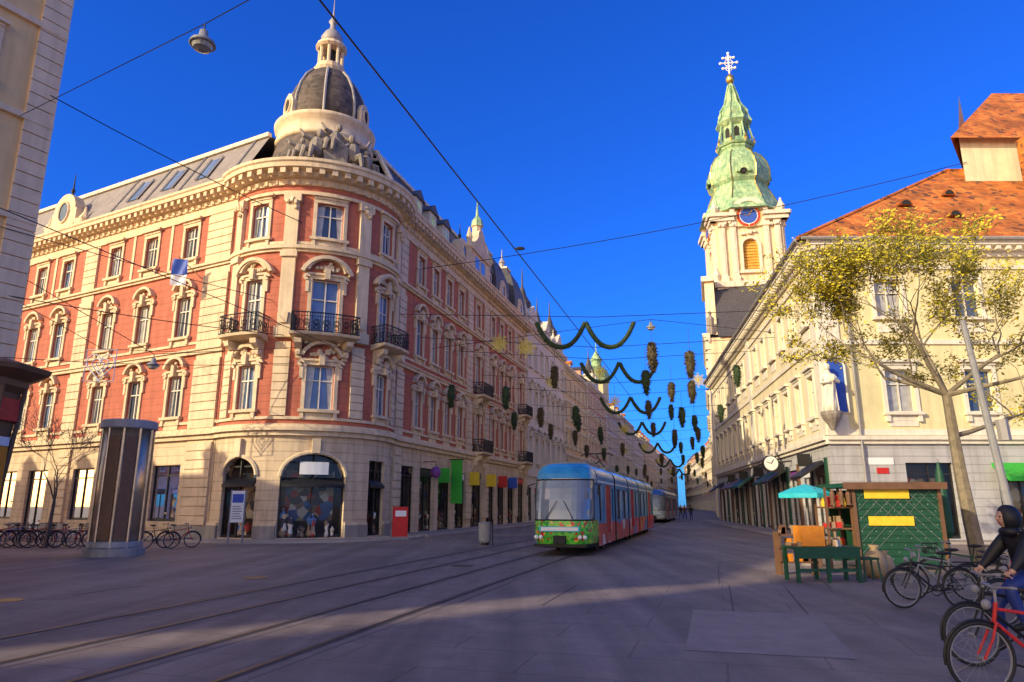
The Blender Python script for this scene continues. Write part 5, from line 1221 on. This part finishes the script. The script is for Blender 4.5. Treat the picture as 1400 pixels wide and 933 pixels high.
for x,y,hd,t,l,ph in((21.0,84,1.4,'jacket','jeans',1),(22.2,92,-1.4,'p_brown','jeans',1),(24.5,104,-1.4,'jacket','p_black',1),(23.6,104.5,-1.4,'p_grey','jeans',-1)):
    walker(x,y,hd,t,l,ph)
J=dict(pelvis=(-.27,0,1.0),waist=(-.26,0,1.15),chest=(-.2,0,1.38),neck=(-.14,0,1.5),skull=(-.1,0,1.56),
 shL=(-.18,.2,1.42),elL=(.0,.26,1.2),wrL=(.13,.27,1.06),haL=(.17,.28,1.03),shR=(-.18,-.2,1.42),elR=(.0,-.26,1.2),wrR=(.13,-.27,1.06),haR=(.17,-.28,1.03),
 hiL=(-.25,.11,.96),knL=(.14,.16,.90),anL=(.0,.17,.47),toL=(.16,.18,.43),hiR=(-.25,-.11,.96),knR=(.1,-.16,.66),anR=(.02,-.2,.2),toR=(.16,-.2,.14))
RR2=dict(RAD); RR2.update(chest=(.2,.16),waist=(.18,.16),pelvis=(.18,.16),shL=.1,shR=.1,elL=.08,elR=.08,hiL=.12,hiR=.12,knL=.085,knR=.085)
e,T=person('cyclist',(RBX,RBY,0),math.pi,J,RR2,SEG,dict(top='jacket',legs='jeans',shoe='p_black',skin='skin'),(-.07,0,1.65),hair='p_black',hood='jacket')
gg=Obj('tmp')
for s in(-1,1):
    for k in range(5):
        b=.245+.02*k if k<4 else .22
        L_=[.05,.055,.052,.042][k] if k<4 else .04
        pts=[(.15,s*b,1.05),(.15+L_,s*b,1.045),(.165+L_,s*b,1.01),(.14+L_*.6,s*b,.985)] if k<4 else [(.13,s*.24,1.05),(.17,s*.225,1.03),(.2,s*.22,1.0)]
        tube(gg.p('fingers','skin'),[T(q) for q in pts],[.011,.010,.009,.007][:len(pts)],6)
for k,(v,f,mt,_) in gg.parts.items():
    m2=bpy.data.meshes.new(k); m2.from_pydata(v,[],f); m2.materials.append(MATS[mt]); oo=bpy.data.objects.new(k,m2); scene.collection.objects.link(oo); oo.parent=e

# ================================================================ CAMERA, LIGHT, WORLD
cam=bpy.data.cameras.new('camera'); co=bpy.data.objects.new('camera',cam); scene.collection.objects.link(co)
co.location=(0,0,1.8); co.rotation_euler=(math.radians(90+13.27),0,0); cam.sensor_width=36; cam.lens=950/1400*36; cam.clip_end=3000; cam.clip_start=.1
scene.camera=co
el=math.radians(22); tr=Vector((.8*math.cos(el),.6*math.cos(el),-math.sin(el)))
sl=bpy.data.lights.new('sun','SUN'); sl.energy=5.0; sl.angle=math.radians(.5); sl.color=(1,.85,.56); so=bpy.data.objects.new('sun',sl); scene.collection.objects.link(so)
so.rotation_euler=tr.to_track_quat('-Z','Y').to_euler(); so.location=(-40,-30,40)
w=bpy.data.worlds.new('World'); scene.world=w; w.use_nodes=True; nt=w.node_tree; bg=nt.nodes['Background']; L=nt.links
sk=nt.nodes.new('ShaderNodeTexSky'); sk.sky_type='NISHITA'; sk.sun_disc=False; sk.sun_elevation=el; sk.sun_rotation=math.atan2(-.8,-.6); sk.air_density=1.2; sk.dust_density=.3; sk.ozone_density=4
# sky tint: bluer away from the sun, warm boost on its side added as fill
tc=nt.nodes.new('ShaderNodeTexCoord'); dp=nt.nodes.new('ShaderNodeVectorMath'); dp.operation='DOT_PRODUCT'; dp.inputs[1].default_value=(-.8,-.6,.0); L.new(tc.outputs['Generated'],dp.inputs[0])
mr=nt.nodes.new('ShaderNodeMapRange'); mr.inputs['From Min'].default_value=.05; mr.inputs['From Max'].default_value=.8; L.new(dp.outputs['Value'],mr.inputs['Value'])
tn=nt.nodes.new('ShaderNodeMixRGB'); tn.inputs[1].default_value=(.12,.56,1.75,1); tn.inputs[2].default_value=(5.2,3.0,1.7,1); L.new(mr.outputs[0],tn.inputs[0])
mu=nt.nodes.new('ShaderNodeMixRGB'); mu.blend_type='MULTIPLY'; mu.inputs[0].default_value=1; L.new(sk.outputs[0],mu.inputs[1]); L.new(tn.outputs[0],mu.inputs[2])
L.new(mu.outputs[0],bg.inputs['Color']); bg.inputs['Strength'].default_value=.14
scene.view_settings.view_transform='Standard'; scene.view_settings.look='None'; scene.view_settings.exposure=0
